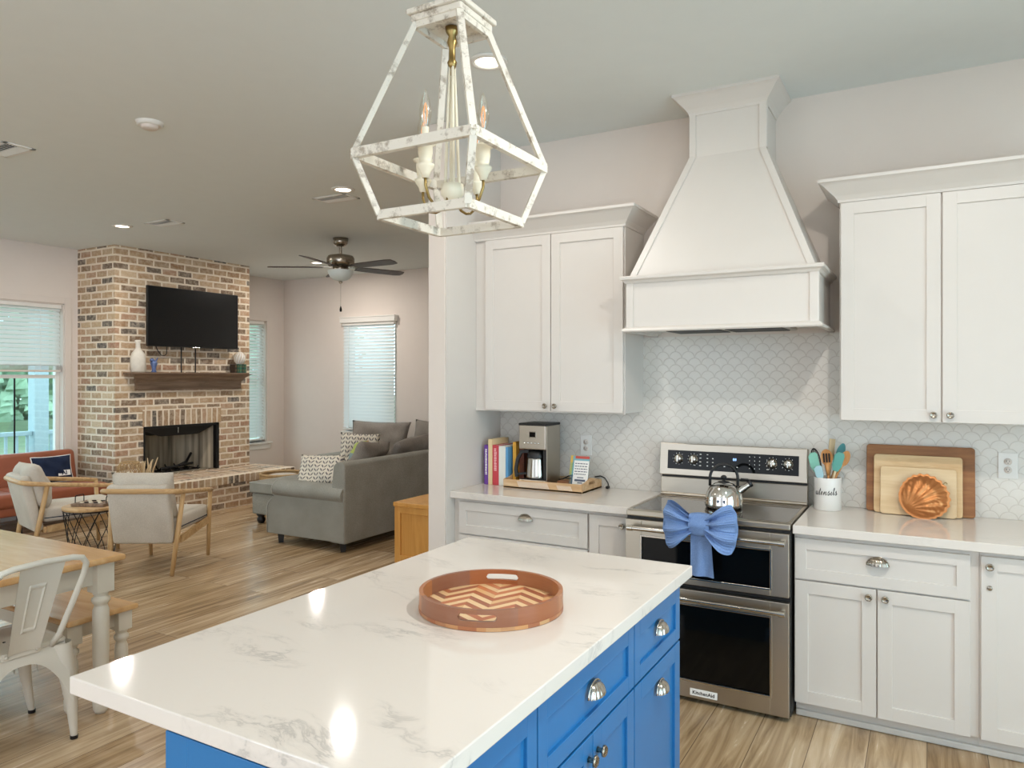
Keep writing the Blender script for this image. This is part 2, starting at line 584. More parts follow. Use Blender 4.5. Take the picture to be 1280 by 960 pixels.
def m_staves(name, seg, c0, c1, c2):
    m, nt, b = newmat(name)
    b.inputs['Roughness'].default_value = 0.33
    p = pos(nt)
    sp = N(nt, 'ShaderNodeSeparateXYZ'); nt.links.new(p, sp.inputs[0])
    a = math_n(nt, 'ARCTAN2', sp.outputs[1], sp.outputs[0])
    k = math_n(nt, 'FLOOR', math_n(nt, 'MULTIPLY', math_n(nt, 'ADD', a, PI + .25), seg / (2 * PI)))
    wn = N(nt, 'ShaderNodeTexWhiteNoise'); wn.noise_dimensions = '1D'; nt.links.new(k, wn.inputs['W'])
    mp = N(nt, 'ShaderNodeMapping'); mp.inputs['Scale'].default_value = (4, 4, 60); nt.links.new(p, mp.inputs[0])
    n = N(nt, 'ShaderNodeTexNoise', i_Scale=2.0, i_Detail=4.0); nt.links.new(mp.outputs[0], n.inputs['Vector'])
    c = ramp(nt, wn.outputs[0], [(0.0, c0), (0.5, c1), (1.0, c2)])
    c = mix(nt, math_n(nt, 'MULTIPLY', n.outputs[0], 0.5), c, '#7E452B')
    nt.links.new(c, b.inputs['Base Color'])
    return m

def m_fabric(name, c0, c1, scale=220.0, rough=0.95):
    m, nt, b = newmat(name)
    b.inputs['Roughness'].default_value = rough
    b.inputs['Specular IOR Level'].default_value = 0.2
    p = pos(nt)
    n = N(nt, 'ShaderNodeTexNoise', i_Scale=scale, i_Detail=2.0)
    nt.links.new(p, n.inputs['Vector'])
    n2 = N(nt, 'ShaderNodeTexNoise', i_Scale=5.0, i_Detail=3.0)
    nt.links.new(p, n2.inputs['Vector'])
    f = math_n(nt, 'ADD', math_n(nt, 'MULTIPLY', n.outputs[0], 0.7), math_n(nt, 'MULTIPLY', n2.outputs[0], 0.3))
    nt.links.new(ramp(nt, f, [(0.38, c0), (0.62, c1)]), b.inputs['Base Color'])
    bump(nt, b, n.outputs[0], 0.25, 0.002)
    return m

def m_leafprint(name):
    """cream cotton with rows of grey chevron leaves"""
    m, nt, b = newmat(name)
    b.inputs['Roughness'].default_value = 0.95
    sp = N(nt, 'ShaderNodeSeparateXYZ'); nt.links.new(pos(nt, 'Generated'), sp.inputs[0])
    return m, nt, b, sp

def m_distress(name, base='#DCD4C6', under='#8C7B67'):
    m, nt, b = newmat(name)
    b.inputs['Roughness'].default_value = 0.7
    p = pos(nt)
    n = N(nt, 'ShaderNodeTexNoise', i_Scale=26.0, i_Detail=7.0, i_Roughness=0.72)
    nt.links.new(p, n.inputs['Vector'])
    n2 = N(nt, 'ShaderNodeTexNoise', i_Scale=7.0, i_Detail=2.0)
    nt.links.new(p, n2.inputs['Vector'])
    f = math_n(nt, 'ADD', n.outputs[0], math_n(nt, 'MULTIPLY', n2.outputs[0], 0.35))
    k = ramp(nt, f, [(0.70, (0, 0, 0, 1)), (0.82, (1, 1, 1, 1))])
    nt.links.new(mix(nt, math_n(nt, 'MULTIPLY', k, 0.75), base, under), b.inputs['Base Color'])
    bump(nt, b, n.outputs[0], 0.2, 0.003)
    return m

M = {}
M['wall'] = plain('warm_wall_paint', '#E0D5CB', 0.85, bumps=0.05, bscale=140)
M['ceiling'] = plain('ceiling_paint', '#E2E6E3', 0.9, bumps=0.05, bscale=120)
M['white'] = plain('white_cabinet_paint', '#D9D2CA', 0.38)
M['trimw'] = plain('white_trim_paint', '#E6E3DC', 0.45)
M['casing'] = plain('window_casing_paint', '#DDD2C8', 0.6)
M['blue'] = plain('blue_cabinet_paint', '#2470AA', 0.32)
M['floor'] = m_floor()
M['brick'] = m_brick('tumbled_brick', 0.212, 0.0835)
M['soldier'] = m_brick('soldier_brick', 0.078, 0.40, False)
M['bricktop'] = m_brick('hearth_top_brick', 0.09, 0.23, False, 'top')
M['quartz'] = m_quartz()
M['quartzc'] = m_quartz('pale_quartz', 0.16)
M['tile'] = m_scallop()
M['steel'] = steel('brushed_steel', '#BDB4A6', 0.33, 'Z')
M['steelh'] = steel('polished_steel', '#C2BDB4', 0.18, 'Z')
M['nickel'] = steel('satin_nickel', '#A9A092', 0.27, 'Z')
M['chrome'] = plain('chrome', '#DAD8D4', 0.07, 1.0)
M['blackglass'] = plain('black_glass', '#090A0A', 0.06, spec=0.22)
M['cookglass'] = plain('cooktop_glass', '#2A2622', 0.06, spec=0.9)
M['black'] = plain('black_plastic', '#141414', 0.42)
M['dark'] = plain('dark_metal', '#1B1918', 0.5, 0.4)
M['red'] = plain('red_mark', '#B04038', 0.5)
M['pane'] = pane_mat('window_pane', (0.84, 0.97, 0.98, 1))
M['oak'] = wood('light_oak', '#A98255', '#C49F6E', '#D6B688', 'X', 1.0, 0.5)
M['oakz'] = wood('light_oak_upright', '#A98255', '#C49F6E', '#D6B688', 'Z', 1.0, 0.5)
M['honey'] = wood('honey_table_top', '#B68A58', '#CAA06C', '#D8B485', 'X', 0.8, 0.13, 9.0)
M['honeydoor'] = wood('honey_wood', '#C58A3F', '#D49B4E', '#DDA85F', 'Z', 0.7, 0.4)
M['mantel'] = wood('weathered_mantel', '#5E4A3A', '#826A55', '#9C8570', 'Y', 1.0, 0.7)
M['cream'] = plain('cream_paint', '#D2CAB8', 0.5, noise=0.05)
M['metalcream'] = plain('cream_metal', '#CFC9BA', 0.35, noise=0.03)
M['gray'] = m_fabric('gray_upholstery', '#85847B', '#9F9D94')
M['graylt'] = m_fabric('taupe_pillow', '#7B736B', '#989087')
M['linen'] = m_fabric('linen', '#BDB4A6', '#D3CBBE', 260)
M['leather'] = plain('cognac_leather', '#9A583F', 0.38, noise=0.22, nscale=6, bumps=0.15, bscale=90)
M['navy'] = m_fabric('navy_cotton', '#1B2438', '#28324A')
M['towel'] = m_fabric('blue_terry', '#6C88B8', '#849FCB', 330)
M['distress'] = m_distress('chippy_white_paint')
M['ivory'] = plain('ivory_candle', '#E6DCC4', 0.5)
M['brass'] = plain('aged_brass', '#9C8453', 0.35, 1.0)
M['bulb'] = pane_mat('bulb_glass', (0.97, 0.95, 0.9, 1), 0.13)
M['filament'] = emit('filament', '#F0A860', 0.7)
M['lamp'] = emit('lamp_lens', '#FFF1DC', 9.0)
M['cloth_white'] = plain('white_ceramic', '#E9E6E0', 0.3)
M['ink'] = plain('black_ink', '#151515', 0.6)
M['paper'] = plain('white_paper', '#EFEDE8', 0.7)

def leafprint(name):
    m, nt, b, sp = m_leafprint(name)
    u = math_n(nt, 'MULTIPLY', sp.outputs[0], 7.0)
    tri = math_n(nt, 'ABSOLUTE', math_n(nt, 'SUBTRACT', math_n(nt, 'FRACT', u), 0.5))
    v = math_n(nt, 'ADD', math_n(nt, 'MULTIPLY', sp.outputs[1], 9.0), math_n(nt, 'MULTIPLY', tri, -1.6))
    f = math_n(nt, 'FRACT', v)
    a = math_n(nt, 'LESS_THAN', f, 0.42)
    e = math_n(nt, 'MULTIPLY', math_n(nt, 'GREATER_THAN', tri, 0.06), math_n(nt, 'LESS_THAN', tri, 0.40))
    nt.links.new(mix(nt, math_n(nt, 'MULTIPLY', a, e), '#E2D9C8', '#6F6A68'), b.inputs['Base Color'])
    return m
M['leaf'] = leafprint('leaf_print_cotton')

# ---------------------------------------------------------------- the setting
CEIL = 3.12
WL, WF, WK = -8.86, 8.33, 4.25        # left wall, far living-room wall, kitchen wall

g = G(); g.box(-9.1, 2.6, -3.2, 8.6, -0.12, 0.0); struct('floor', g, M['floor'])
g = G(); g.box(-9.1, 2.6, -3.2, 8.6, CEIL, CEIL + 0.15); struct('ceiling', g, M['ceiling'])

# kitchen wall, wing wall
g = G(); g.box(-2.50, 2.6, WK, WK + 0.14, 0, CEIL); struct('wall_kitchen', g, M['wall'])
g = G(); g.box(-2.62, -2.50, 3.605, WF, 0, CEIL, 0.004); struct('wall_partition', g, M['wall'])
g = G(); g.box(-2.4985, -2.492, 3.612, WK - 0.002, 0, CEIL - .001); struct('trim_partition_panel', g, M['white'])

def wall_with_openings(axis, c, t, a0, a1, z0, z1, ops):
    """wall along an axis with rectangular openings (a, b, za, zb)"""
    g = G()
    def bx(p, q, r, s):
        if q - p < 1e-4 or s - r < 1e-4: return
        if axis == 'y': g.box(min(c, c + t), max(c, c + t), p, q, r, s)
        else: g.box(p, q, min(c, c + t), max(c, c + t), r, s)
    cur = a0
    for a, b_, za, zb in sorted(ops):
        bx(cur, a, z0, z1); bx(a, b_, z0, za); bx(a, b_, zb, z1); cur = b_
    bx(cur, a1, z0, z1)
    return g

W1 = (3.72, 4.93, 0.62, 2.455)       # window beside the couch
W2 = (7.14, 7.97, 0.60, 2.455)       # narrow window beside the brick
W3 = (7.0, 7.0, 0, 0)
W4 = (2.30, 3.50, 0.62, 2.455)
W5 = (-0.30, 1.75, 0.02, 2.455)      # glazed door opening beside the dining table
struct('wall_left', wall_with_openings('y', WL, -0.16, -3.2, WF, 0, CEIL, [W1, W2, W4, W5]), M['wall'])
WB = (-7.56, -6.645, 0.79, 2.44)
struct('wall_far', wall_with_openings('x', WF, 0.16, WL - .16, -2.50, 0, CEIL, [WB]), M['wall'])

def window_left(n, op, casing=True):
    y0, y1, z0, z1 = op
    x = WL - 0.11
    g = G()
    fw = 0.055
    g.box(x - .03, x + .03, y0, y0 + fw, z0, z1, .004); g.box(x - .03, x + .03, y1 - fw, y1, z0, z1, .004)
    g.box(x - .03, x + .03, y0 + fw, y1 - fw, z1 - fw, z1, .004); g.box(x - .03, x + .03, y0 + fw, y1 - fw, z0, z0 + fw, .004)
    zm = z0 + (z1 - z0) * 0.535
    g.box(x - .02, x + .022, y0 + fw, y1 - fw, zm - .02, zm + .02, .003)
    fr = struct('window_%d' % n, g, M['trimw'])
    g = G(); g.box(x - .004, x + .002, y0 + .04, y1 - .04, z0 + .04, z1 - .04)
    p = part('pane', g, M['pane'], fr)
    if n == 1:
        g = G(); ym = 4.44
        g.box(x + .003, x + .012, ym - .008, ym + .008, z0 + fw, zm - .02)
        part('muntin', g, M['dark'], fr, 'dark upright bar of the lower sash')
    if casing:
        g = G(); cw = 0.075
        g.box(WL, WL + .018, y0 - cw, y0, z0 - .02, z1 + cw, .003); g.box(WL, WL + .018, y1, y1 + cw, z0 - .02, z1 + cw, .003)
        g.box(WL, WL + .018, y0, y1, z1, z1 + cw, .003)
        # lining of the opening
        g.box(WL - .10, WL, y0 - .001, y0 + .012, z0, z1); g.box(WL - .10, WL, y1 - .012, y1 + .001, z0, z1); g.box(WL - .10, WL, y0, y1, z1 - .012, z1 + .001)
        part('casing', g, M['casing'], fr)
        g = G()
        g.box(WL - .10, WL + .045, y0 - cw - .02, y1 + cw + .02, z0 - .025, z0, .004)
        g.box(WL, WL + .016, y0 - cw, y1 + cw, z0 - .105, z0 - .025, .003)
        part('sill', g, M['trimw'], fr)
    return fr
window_left(1, W1); window_left(2, W2); window_left(3, W4)
g = G()
y0, y1, z0, z1 = W5; x = WL - .09
for a, b_ in ((y0, y0 + .07), ((y0 + y1) / 2 - .05, (y0 + y1) / 2 + .05), (y1 - .07, y1)): g.box(x - .03, x + .03, a, b_, z0, z1, .004)
g.box(x - .03, x + .03, y0, y1, z1 - .08, z1, .004); g.box(x - .03, x + .03, y0, y1, z0, z0 + .16, .004)
d = struct('door_1', g, M['trimw'])
g = G(); g.box(x - .004, x + .002, y0 + .05, y1 - .05, z0 + .1, z1 - .05); part('pane', g, M['pane'], d)
# far window
x0, x1, z0, z1 = WB; y = WF + .11
g = G(); fw = .05
g.box(x0, x0 + fw, y - .03, y + .03, z0, z1, .004); g.box(x1 - fw, x1, y - .03, y + .03, z0, z1, .004)
g.box(x0, x1, y - .03, y + .03, z1 - fw, z1, .004); g.box(x0, x1, y - .03, y + .03, z0, z0 + fw, .004)
zm = (z0 + z1) / 2; g.box(x0, x1, y - .02, y + .02, zm - .02, zm + .02, .003)
wf = struct('window_4', g, M['trimw'])
g = G(); g.box(x0 + .03, x1 - .03, y - .004, y + .002, z0 + .03, z1 - .03); part('pane', g, M['pane'], wf)
g = G(); g.box(x0 - .06, x1 + .06, WF - .045, WF + .09, z0 - .025, z0, .004); g.box(x0 - .04, x1 + .04, WF - .016, WF, z0 - .10, z0 - .025, .003)
part('sill', g, M['trimw'], wf)

WR = (-0.40, 2.60, 0.03, 2.46)  # unseen window here, lowered to the floor as a glass door for more light
struct('wall_right', wall_with_openings('y', 2.6, .14, -3.2, WK, 0, CEIL, [WR]), M['wall'])
g = G(); y0, y1, z0, z1 = WR; f = .06
for a, b_ in ((y0, y0 + f), ((y0 + y1) / 2 - .03, (y0 + y1) / 2 + .03), (y1 - f, y1)): g.box(2.66, 2.72, a, b_, z0, z1, .004)
g.box(2.66, 2.72, y0, y1, z0, z0 + f, .004); g.box(2.66, 2.72, y0, y1, z1 - f, z1, .004); g.box(2.67, 2.71, y0, y1, z0, z0 + .14, .004)
wr = struct('added_glass_door', g, M['trimw'])
g = G(); g.box(2.688, 2.693, y0 + .04, y1 - .04, z0 + .04, z1 - .04); part('pane', g, M['pane'], wr)

g = G(); g.box(-9.02, -5.2, -3.34, -3.2, 0, CEIL); struct('wall_back_sky_block', g, M['wall'])  # unseen partial wall, added to block slanting sky light from behind
# baseboards
g = G(); g.box(WL, WL + .016, 7.03, WF, 0, .13, .004); g.box(WL, WL + .016, -3.0, W5[0], 0, .13, .004); g.box(WL, WL + .016, W5[1], 5.08, 0, .13, .004); struct('baseboard_left', g, M['trimw'])
g = G(); g.box(WL + .017, -2.621, WF - .016, WF, 0, .13, .004); struct('baseboard_far', g, M['trimw'])
g = G(); g.box(-2.637, -2.621, 3.62, WF - .017, 0, .13, .004); g.box(-2.637, -2.50, 3.589, 3.6045, 0, .13, .004); struct('baseboard_partition', g, M['trimw'])

# tile behind counters and hood
g = G()
g.box(-2.490, 2.59, WK - .008, WK - .0005, .9145, 1.835)
struct('wall_backsplash', g, M['tile'])
# ---------------------------------------------------------------- blinds
def m_slat():
    m, nt, b = newmat('blind_slat')
    b.inputs['Base Color'].default_value = lin('#E6E6E2'); b.inputs['Roughness'].default_value = .6
    tl = N(nt, 'ShaderNodeBsdfTranslucent'); tl.inputs[0].default_value = lin('#B9C0BE')
    ms = N(nt, 'ShaderNodeMixShader'); ms.inputs[0].default_value = .22
    nt.links.new(b.outputs[0], ms.inputs[1]); nt.links.new(tl.outputs[0], ms.inputs[2])
    nt.links.new(ms.outputs[0], nt.nodes['Material Output'].inputs[0])
    return m
M['slat'] = m_slat()

def blind(axis, c, a0, a1, z0, z1, label, valance=None, pitch=.049, tilt=68, cordpos=.8, stack=0):
    """venetian blind hanging in the plane axis=c ; the room is on the positive x side or negative y side"""
    def P(n, a, z):
        return (c + n, a, z) if axis == 'x' else (a, c - n, z)
    t = thing('window_blind', label, 'window blind', P(0, (a0 + a1) / 2, z0), group=None)
    g = G()
    def bx(g, n0, n1, p, q, r, s, b=.002):
        A, B = P(n0, p, r), P(n1, q, s)
        g.box(min(A[0], B[0]), max(A[0], B[0]), min(A[1], B[1]), max(A[1], B[1]), r, s, b)
    bx(g, -.02, .03, a0, a1, z1 - .05, z1)
    part('head_rail', g, M['trimw'], t)
    g = G(); z = z1 - .06; n = 0
    end = z0 + .03 + stack * .006
    tr = math.radians(tilt); hw = .0285
    while z > end:
        dn, dz = hw * math.cos(tr), hw * math.sin(tr)
        q = [P(-dn, a0 + .008, z + dz), P(0.004, a0 + .008, z), P(dn, a0 + .008, z - dz), P(dn, a1 - .008, z - dz), P(0.004, a1 - .008, z), P(-dn, a1 - .008, z + dz)]
        g._add(q, [[0, 1, 4, 5], [1, 2, 3, 4]], smooth=True)
        z -= pitch
    for k in range(stack):
        zz = z0 + .03 + k * .006
        bx(g, -.025, .025, a0 + .008, a1 - .008, zz, zz + .003, 0)
    part('slats', g, M['slat'], t)
    g = G(); bx(g, -.022, .024, a0 + .006, a1 - .006, z0, z0 + .024, .004)
    part('bottom_rail', g, M['casing'] if stack else M['trimw'], t)
    for f in (.12, cordpos):
        g = G()
        a = a0 + (a1 - a0) * f
        g.cyl(P(.028, a, z0 + .02), P(.028, a, z1 - .04), .0022, seg=6)
        part('ladder_cord', g, M['trimw'], t)
    if valance:
        g = G(); bx(g, -.045, .055, a0 - .03, a1 + .03, z1 - .01, z1 + .075, .006); bx(g, -.045, .062, a0 - .036, a1 + .036, z1 + .062, z1 + .078, .004)
        part('valance', g, M['trimw'], t)
    return t
blind('x', WL - .045, W1[0] + .02, W1[1] - .02, 1.655, W1[3] - .005, 'white blind raised halfway over the window above the leather couch', stack=9, tilt=57)
blind('x', WL - .045, W2[0] + .02, W2[1] - .02, W2[2] + .03, W2[3] - .005, 'white blind with open slats on the narrow window beside the brick', tilt=47, pitch=.047)
blind('y', WF - .028, WB[0] - .03, WB[1] + .03, WB[2] + .02, 2.405, 'closed white blind under a boxed valance on the far wall', valance=True, tilt=58, cordpos=.13)
blind('x', WL - .045, W4[0] + .02, W4[1] - .02, 1.655, W4[3] - .005, 'white blind raised halfway over the window further along the left wall', stack=9, tilt=57)

# ---------------------------------------------------------------- outside
g = G(); g.box(-60, WL - .17, -40, 60, -.55, -.35)
M['lawn'] = plain('lawn_grass', '#7F9170', .95, noise=.35, nscale=1.5)
struct('lawn', g, M['lawn'])
g = G(); g.box(-11.5, WL - .162, -3, 12, -.30, -.04)
struct('porch_floor', g, plain('porch_boards', '#8E9490', .7, noise=.08))
g = G(); g.box(-11.32, -11.08, -3, 12, 2.75, 2.95)
struct('porch_beam', g, M['trimw'])
M['porch_shaded'] = plain('porch_white_shaded', '#B4C6CC', .55)  # white paint greyed and blued to put the porch shade into its colour
def porch_column(y, label):
    g = G(); x = -11.2
    g.box(x - .095, x + .095, y - .095, y + .095, -.04, 2.75, .006)
    g.box(x - .125, x + .125, y - .125, y + .125, -.04, .14, .008); g.box(x - .125, x + .125, y - .125, y + .125, 2.60, 2.75, .008)
    return tag(part('porch_column', g, M['porch_shaded']), label, 'column')
porch_column(5.87, 'square white porch column seen through the couch window')
def rail(y0, y1, label):
    t = thing('porch_railing', label, 'railing', (-11.2, (y0 + y1) / 2, -.04))
    g = G(); g.box(-11.24, -11.16, y0, y1, .76, .82, .006); part('top_rail', g, M['porch_shaded'], t)
    g = G(); g.box(-11.225, -11.175, y0, y1, .06, .11, .005); part('bottom_rail', g, M['porch_shaded'], t)
    y = y0 + .06
    while y < y1 - .03:
        g = G(); g.box(-11.216, -11.184, y, y + .032, .11, .76); part('baluster', g, M['porch_shaded'], t); y += .14
rail(4.1, 5.77, 'white porch railing before the lawn, left of the column')
rail(5.97, 7.4, 'white porch railing before the lawn, right of the column')
M['leafs'] = plain('tree_leaves', '#A3BD9E', .9, noise=.4, nscale=3)
M['bark'] = plain('bark', '#8A8478', .9, noise=.3)
def tree(x, y, h, r, label, seed):
    rr = random.Random(seed)
    t = thing('tree', label, 'tree', (x, y, -.36))
    g = G(); g.tube([(x, y, -.38), (x + .1, y, h * .4), (x, y + .1, h * .75)], [.22, .16, .08], 8); part('trunk', g, M['bark'], t)
    g = G()
    for i in range(260):
        a, p = rr.uniform(0, 2 * PI), rr.uniform(-1, 1); q = r * rr.uniform(.55, 1)
        c = Vector((x + q * math.cos(a) * math.sqrt(1 - p * p), y + q * math.sin(a) * math.sqrt(1 - p * p), h * .62 + q * p * 1.25))
        R_ = Matrix.Translation(c) @ Matrix.Rotation(rr.uniform(0, 6), 4, 'Z') @ Matrix.Rotation(rr.uniform(0, 3), 4, 'X')
        s_ = rr.uniform(.25, .5)
        g._add([(-s_, -s_ * .6, 0), (s_, -s_ * .6, .1), (s_ * .8, s_ * .7, 0), (-s_ * .7, s_ * .6, .15)], [[0, 1, 2, 3]], R_)
    part('crown', g, M['leafs'], t)
tree(-27, 10, 6.0, 2.9, 'leafy tree behind the porch railing at the left of the pane', 1)
tree(-27, 16.3, 6.4, 3.0, 'leafy tree standing behind the white porch column', 2)

rr = random.Random(21)
g = G()
for k in range(7500):
    x = -37 + rr.uniform(-2.5, 2.5); y = rr.uniform(4, 40); z = -.3 + 9.5 * rr.random() ** 1.25
    s_ = rr.uniform(.18, .5)
    R_ = T(x, y, z) @ Matrix.Rotation(rr.uniform(-.6, .6), 4, 'Z') @ Matrix.Rotation(rr.uniform(-.7, .7), 4, 'Y')
    g._add([(0, -s_, -s_ * .6), (.1, s_, -s_ * .5), (0, s_ * .8, s_ * .7), (.15, -s_ * .7, s_ * .6)], [[0, 1, 2, 3]], R_)
tag(part('woods', g, M['leafs']), 'green woods beyond the lawn seen through the couch window', 'woods', kind='stuff')

# ---------------------------------------------------------------- ceiling fittings
def can_light(x, y, label, power=CAN_POWER, ):
    t = thing('recessed_light', label, 'ceiling light', (x, y, CEIL), group=None)
    g = G(); g.lathe([(.062, -.003), (.066, -.010), (.088, -.008), (.095, 0.0), (.062, 0.0)], T(x, y, CEIL - .0005), 32); part('trim_ring', g, M['trimw'], t)
    g = G(); g.lathe([(0, -.004), (.064, -.004), (.064, -.001)], T(x, y, CEIL), 32, False); part('lens', g, M['lamp'], t)
    ld = bpy.data.lights.new('recessed_lamp', 'AREA')
    ld.shape = 'DISK'; ld.size = .12; ld.energy = power; ld.color = CAN_COLOR
    lo = bpy.data.objects.new('recessed_lamp', ld); COL.objects.link(lo)
    lo.parent = t; lo.location = (0, 0, -.012)
    return t
can_light(-1.84, 3.02, 'glowing recessed ceiling light behind the pendant lantern')
can_light(-4.12, 4.50, 'glowing recessed ceiling light between pendant lantern and ceiling fan', 20)
can_light(-7.06, 4.50, 'glowing recessed ceiling light in front of the brick chimney corner', 26)
can_light(-7.07, 7.22, 'glowing recessed ceiling light behind the fan blades', 26)
can_light(0.20, 1.95, 'unseen recessed ceiling light added over the aisle to brighten its floor', 38)  # placed over the aisle to brighten its floor, no fitting known there
can_light(-1.84, -0.9, 'recessed ceiling light behind the camera on the island side', 6)
can_light(0.10, -0.9, 'recessed ceiling light behind the camera on the counter side', 8)
can_light(-4.12, 1.20, 'recessed ceiling light over the dining table', 13)
can_light(-7.06, 1.20, 'recessed ceiling light near the dining room glass door', 13)

def vent(x, y, lx, ly, label):
    t = thing('ceiling_vent', label, 'air vent', (x, y, CEIL))
    g = G(); f = .028; z = CEIL
    g.box(x - lx / 2, x + lx / 2, y - ly / 2, y - ly / 2 + f, z - .008, z, .002); g.box(x - lx / 2, x + lx / 2, y + ly / 2 - f, y + ly / 2, z - .008, z, .002)
    g.box(x - lx / 2, x - lx / 2 + f, y - ly / 2, y + ly / 2, z - .008, z, .002); g.box(x + lx / 2 - f, x + lx / 2, y - ly / 2, y + ly / 2, z - .008, z, .002)
    part('vent_frame', g, M['trimw'], t)
    g = G(); g.box(x - lx / 2 + f, x + lx / 2 - f, y - ly / 2 + f, y + ly / 2 - f, z - .002, z - .0005); part('vent_throat', g, M['dark'], t)
    g = G(); n = int((ly - 2 * f) / .018)
    for i in range(n):
        yy = y - ly / 2 + f + (i + .5) * .018
        g.box(x - lx / 2 + f, x + lx / 2 - f, -.006, .006, -.001, .001, 0, T(0, yy, z - .007) @ rotm('X', 40 if i < n / 2 else -40))
    part('louvres', g, M['trimw'], t)
vent(-6.56, 4.62, .36, .20, 'white ceiling air vent above the brick chimney')
vent(-4.38, 4.70, .36, .20, 'white ceiling air vent beside the light left of the lantern')
vent(-5.36, 2.60, .36, .20, 'white ceiling air vent cut by the edge of the picture')

t = thing('smoke_detector', 'round white smoke detector alone on the ceiling', 'smoke detector', (-4.045, 2.75, CEIL))
g = G(); g.lathe([(0, -.022), (.06, -.022), (.072, -.018), (.078, 0)], T(-4.045, 2.75, CEIL), 32); part('base', g, M['trimw'], t)
g = G(); g.lathe([(0, -.040), (.040, -.040), (.047, -.034), (.050, -.0215)], T(-4.045, 2.75, CEIL), 32); part('cover', g, M['casing'], t)

# ---------------------------------------------------------------- ceiling fan
fx, fy = -5.61, 6.09
t = thing('ceiling_fan', 'brushed nickel ceiling fan with five dark wood blades and glass bowl', 'ceiling fan', (fx, fy, CEIL))
F = T(fx, fy, 0)
g = G(); g.lathe([(0, 3.025), (.045, 3.03), (.075, 3.06), (.085, 3.12), (0, 3.12)], F, 24); part('canopy', g, M['nickel'], t)
g = G(); g.cyl((0, 0, 2.93), (0, 0, 3.04), .016, M=F); part('downrod', g, M['nickel'], t)
g = G(); g.lathe([(0, 2.945), (.06, 2.94), (.135, 2.925), (.150, 2.90), (.150, 2.845), (.130, 2.815), (.07, 2.80), (0, 2.80)], F, 32); part('motor_housing', g, M['nickel'], t)
g = G(); g.lathe([(0, 2.80), (.085, 2.80), (.085, 2.765), (.07, 2.755), (0, 2.755)], F, 24); part('switch_housing', g, M['nickel'], t)
g = G(); g.lathe([(.140, 2.765), (.138, 2.74), (.115, 2.695), (.075, 2.665), (.03, 2.652), (0, 2.650)], F, 32)
M['bowl'] = plain('frosted_glass', '#DDE6E4', .35); part('glass_bowl', g, M['bowl'], t)
g = G(); g.lathe([(0, 2.652), (.02, 2.648), (.022, 2.635), (.008, 2.622), (0, 2.62)], F, 16); part('finial', g, M['nickel'], t)
g = G(); g.cyl((.02, -.02, 2.37), (.02, -.02, 2.64), .0022, seg=6, M=F); pc = part('pull_chain', g, M['nickel'], t)
g = G(); g.lathe([(0, 0), (.012, .004), (.013, .03), (.005, .06), (0, .062)], F @ T(.02, -.02, 2.31), 12); part('chain_pull', g, M['dark'], pc)
M['blade'] = wood('dark_fan_blade', '#3A302A', '#4B3F37', '#5C5047', 'X', 1, .45)
cam_dir = math.radians(29.5)
for k in range(5):
    a = math.radians(-3 + 72 * k)
    R_ = F @ Matrix.Rotation(a, 4, 'Z') @ T(0, 0, 2.80) @ rotm('X', -12)
    g = G(); g.prism([(.19, -.048), (.30, -.062), (.70, -.070), (.775, -.055), (.79, 0), (.775, .055), (.70, .070), (.30, .062), (.19, .048)], -.004, .004, 'xy', R_)
    bl = part('blade', g, M['blade'], t)
    g = G(); g.prism([(.09, -.018), (.20, -.02), (.26, -.035), (.28, 0), (.26, .035), (.20, .02), (.09, .018)], .0045, .010, 'xy', R_)
    part('blade_iron', g, M['nickel'], bl)

# ---------------------------------------------------------------- cabinetry helpers
class Face:
    """frame on a cabinet front: u to the right, z up, n out of the front"""
    def __init__(s, kind, c):
        s.kind, s.c = kind, c
    def m(s, u, z, n=0.0):
        if s.kind == 'y-':   # facing the camera, right = +x
            R_ = Matrix(((1, 0, 0, u), (0, 0, -1, s.c - n), (0, 1, 0, z), (0, 0, 0, 1)))
        else:                # 'x+': facing +x, right = +y
            R_ = Matrix(((0, 0, 1, s.c + n), (1, 0, 0, u), (0, 1, 0, z), (0, 0, 0, 1)))
        return R_            # local (u, z, n)

def shaker(face, u0, u1, z0, z1, mat, parent, name='door', rail=.058, th=.019, rec=.009, label=None):
    g = G(); Mx = face.m(0, 0)
    b = .0016
    g.box(u0, u0 + rail, z0, z1, 0, th, b, Mx); g.box(u1 - rail, u1, z0, z1, 0, th, b, Mx)
    g.box(u0 + rail - .001, u1 - rail + .001, z0, z0 + rail, 0, th, b, Mx); g.box(u0 + rail - .001, u1 - rail + .001, z1 - rail, z1, 0, th, b, Mx)
    g.box(u0 + rail - .002, u1 - rail + .002, z0 + rail - .002, z1 - rail + .002, 0, th - rec, 0, Mx)
    return part(name, g, mat, parent, label)

def knob(face, u, z, parent, n=.019, r=.0155):
    g = G(); g.lathe([(0, 0), (.008, 0), (.006, .010), (.008, .014), (r, .017), (r, .022), (r * .75, .026), (r * .7, .0245), (0, .027)], face.m(u, z, n), 20)
    return part('knob', g, M['nickel'], parent)

def cup_pull(face, u, z, parent, n=.019, w=.088, h=.036, d=.027, mat='nickel', ribs=9):
    g = G(); Mx = face.m(u, z, n)
    def mk(k):
        def fn(a, p):
            th = PI * a; ph = PI / 2 * p
            rb = 1 + .035 * math.cos(ribs * 2 * th) * math.cos(ph)
            return (k * w / 2 * math.cos(th) * math.cos(ph) * rb, k * h * math.sin(ph) - h * .35, k * d * math.sin(th) * math.cos(ph) * rb)
        return fn
    g.grid(mk(1.0), 54, 8, Mx); g.grid(mk(.93), 54, 8, Mx)
    g.tube([(w / 2 * 1.02 * math.cos(PI * i / 14), -h * .35 + h * 1.06 * math.sin(PI * i / 14), .0015) for i in range(15)], .0025, 6, M=Mx)
    return part('cup_pull', g, M[mat], parent)

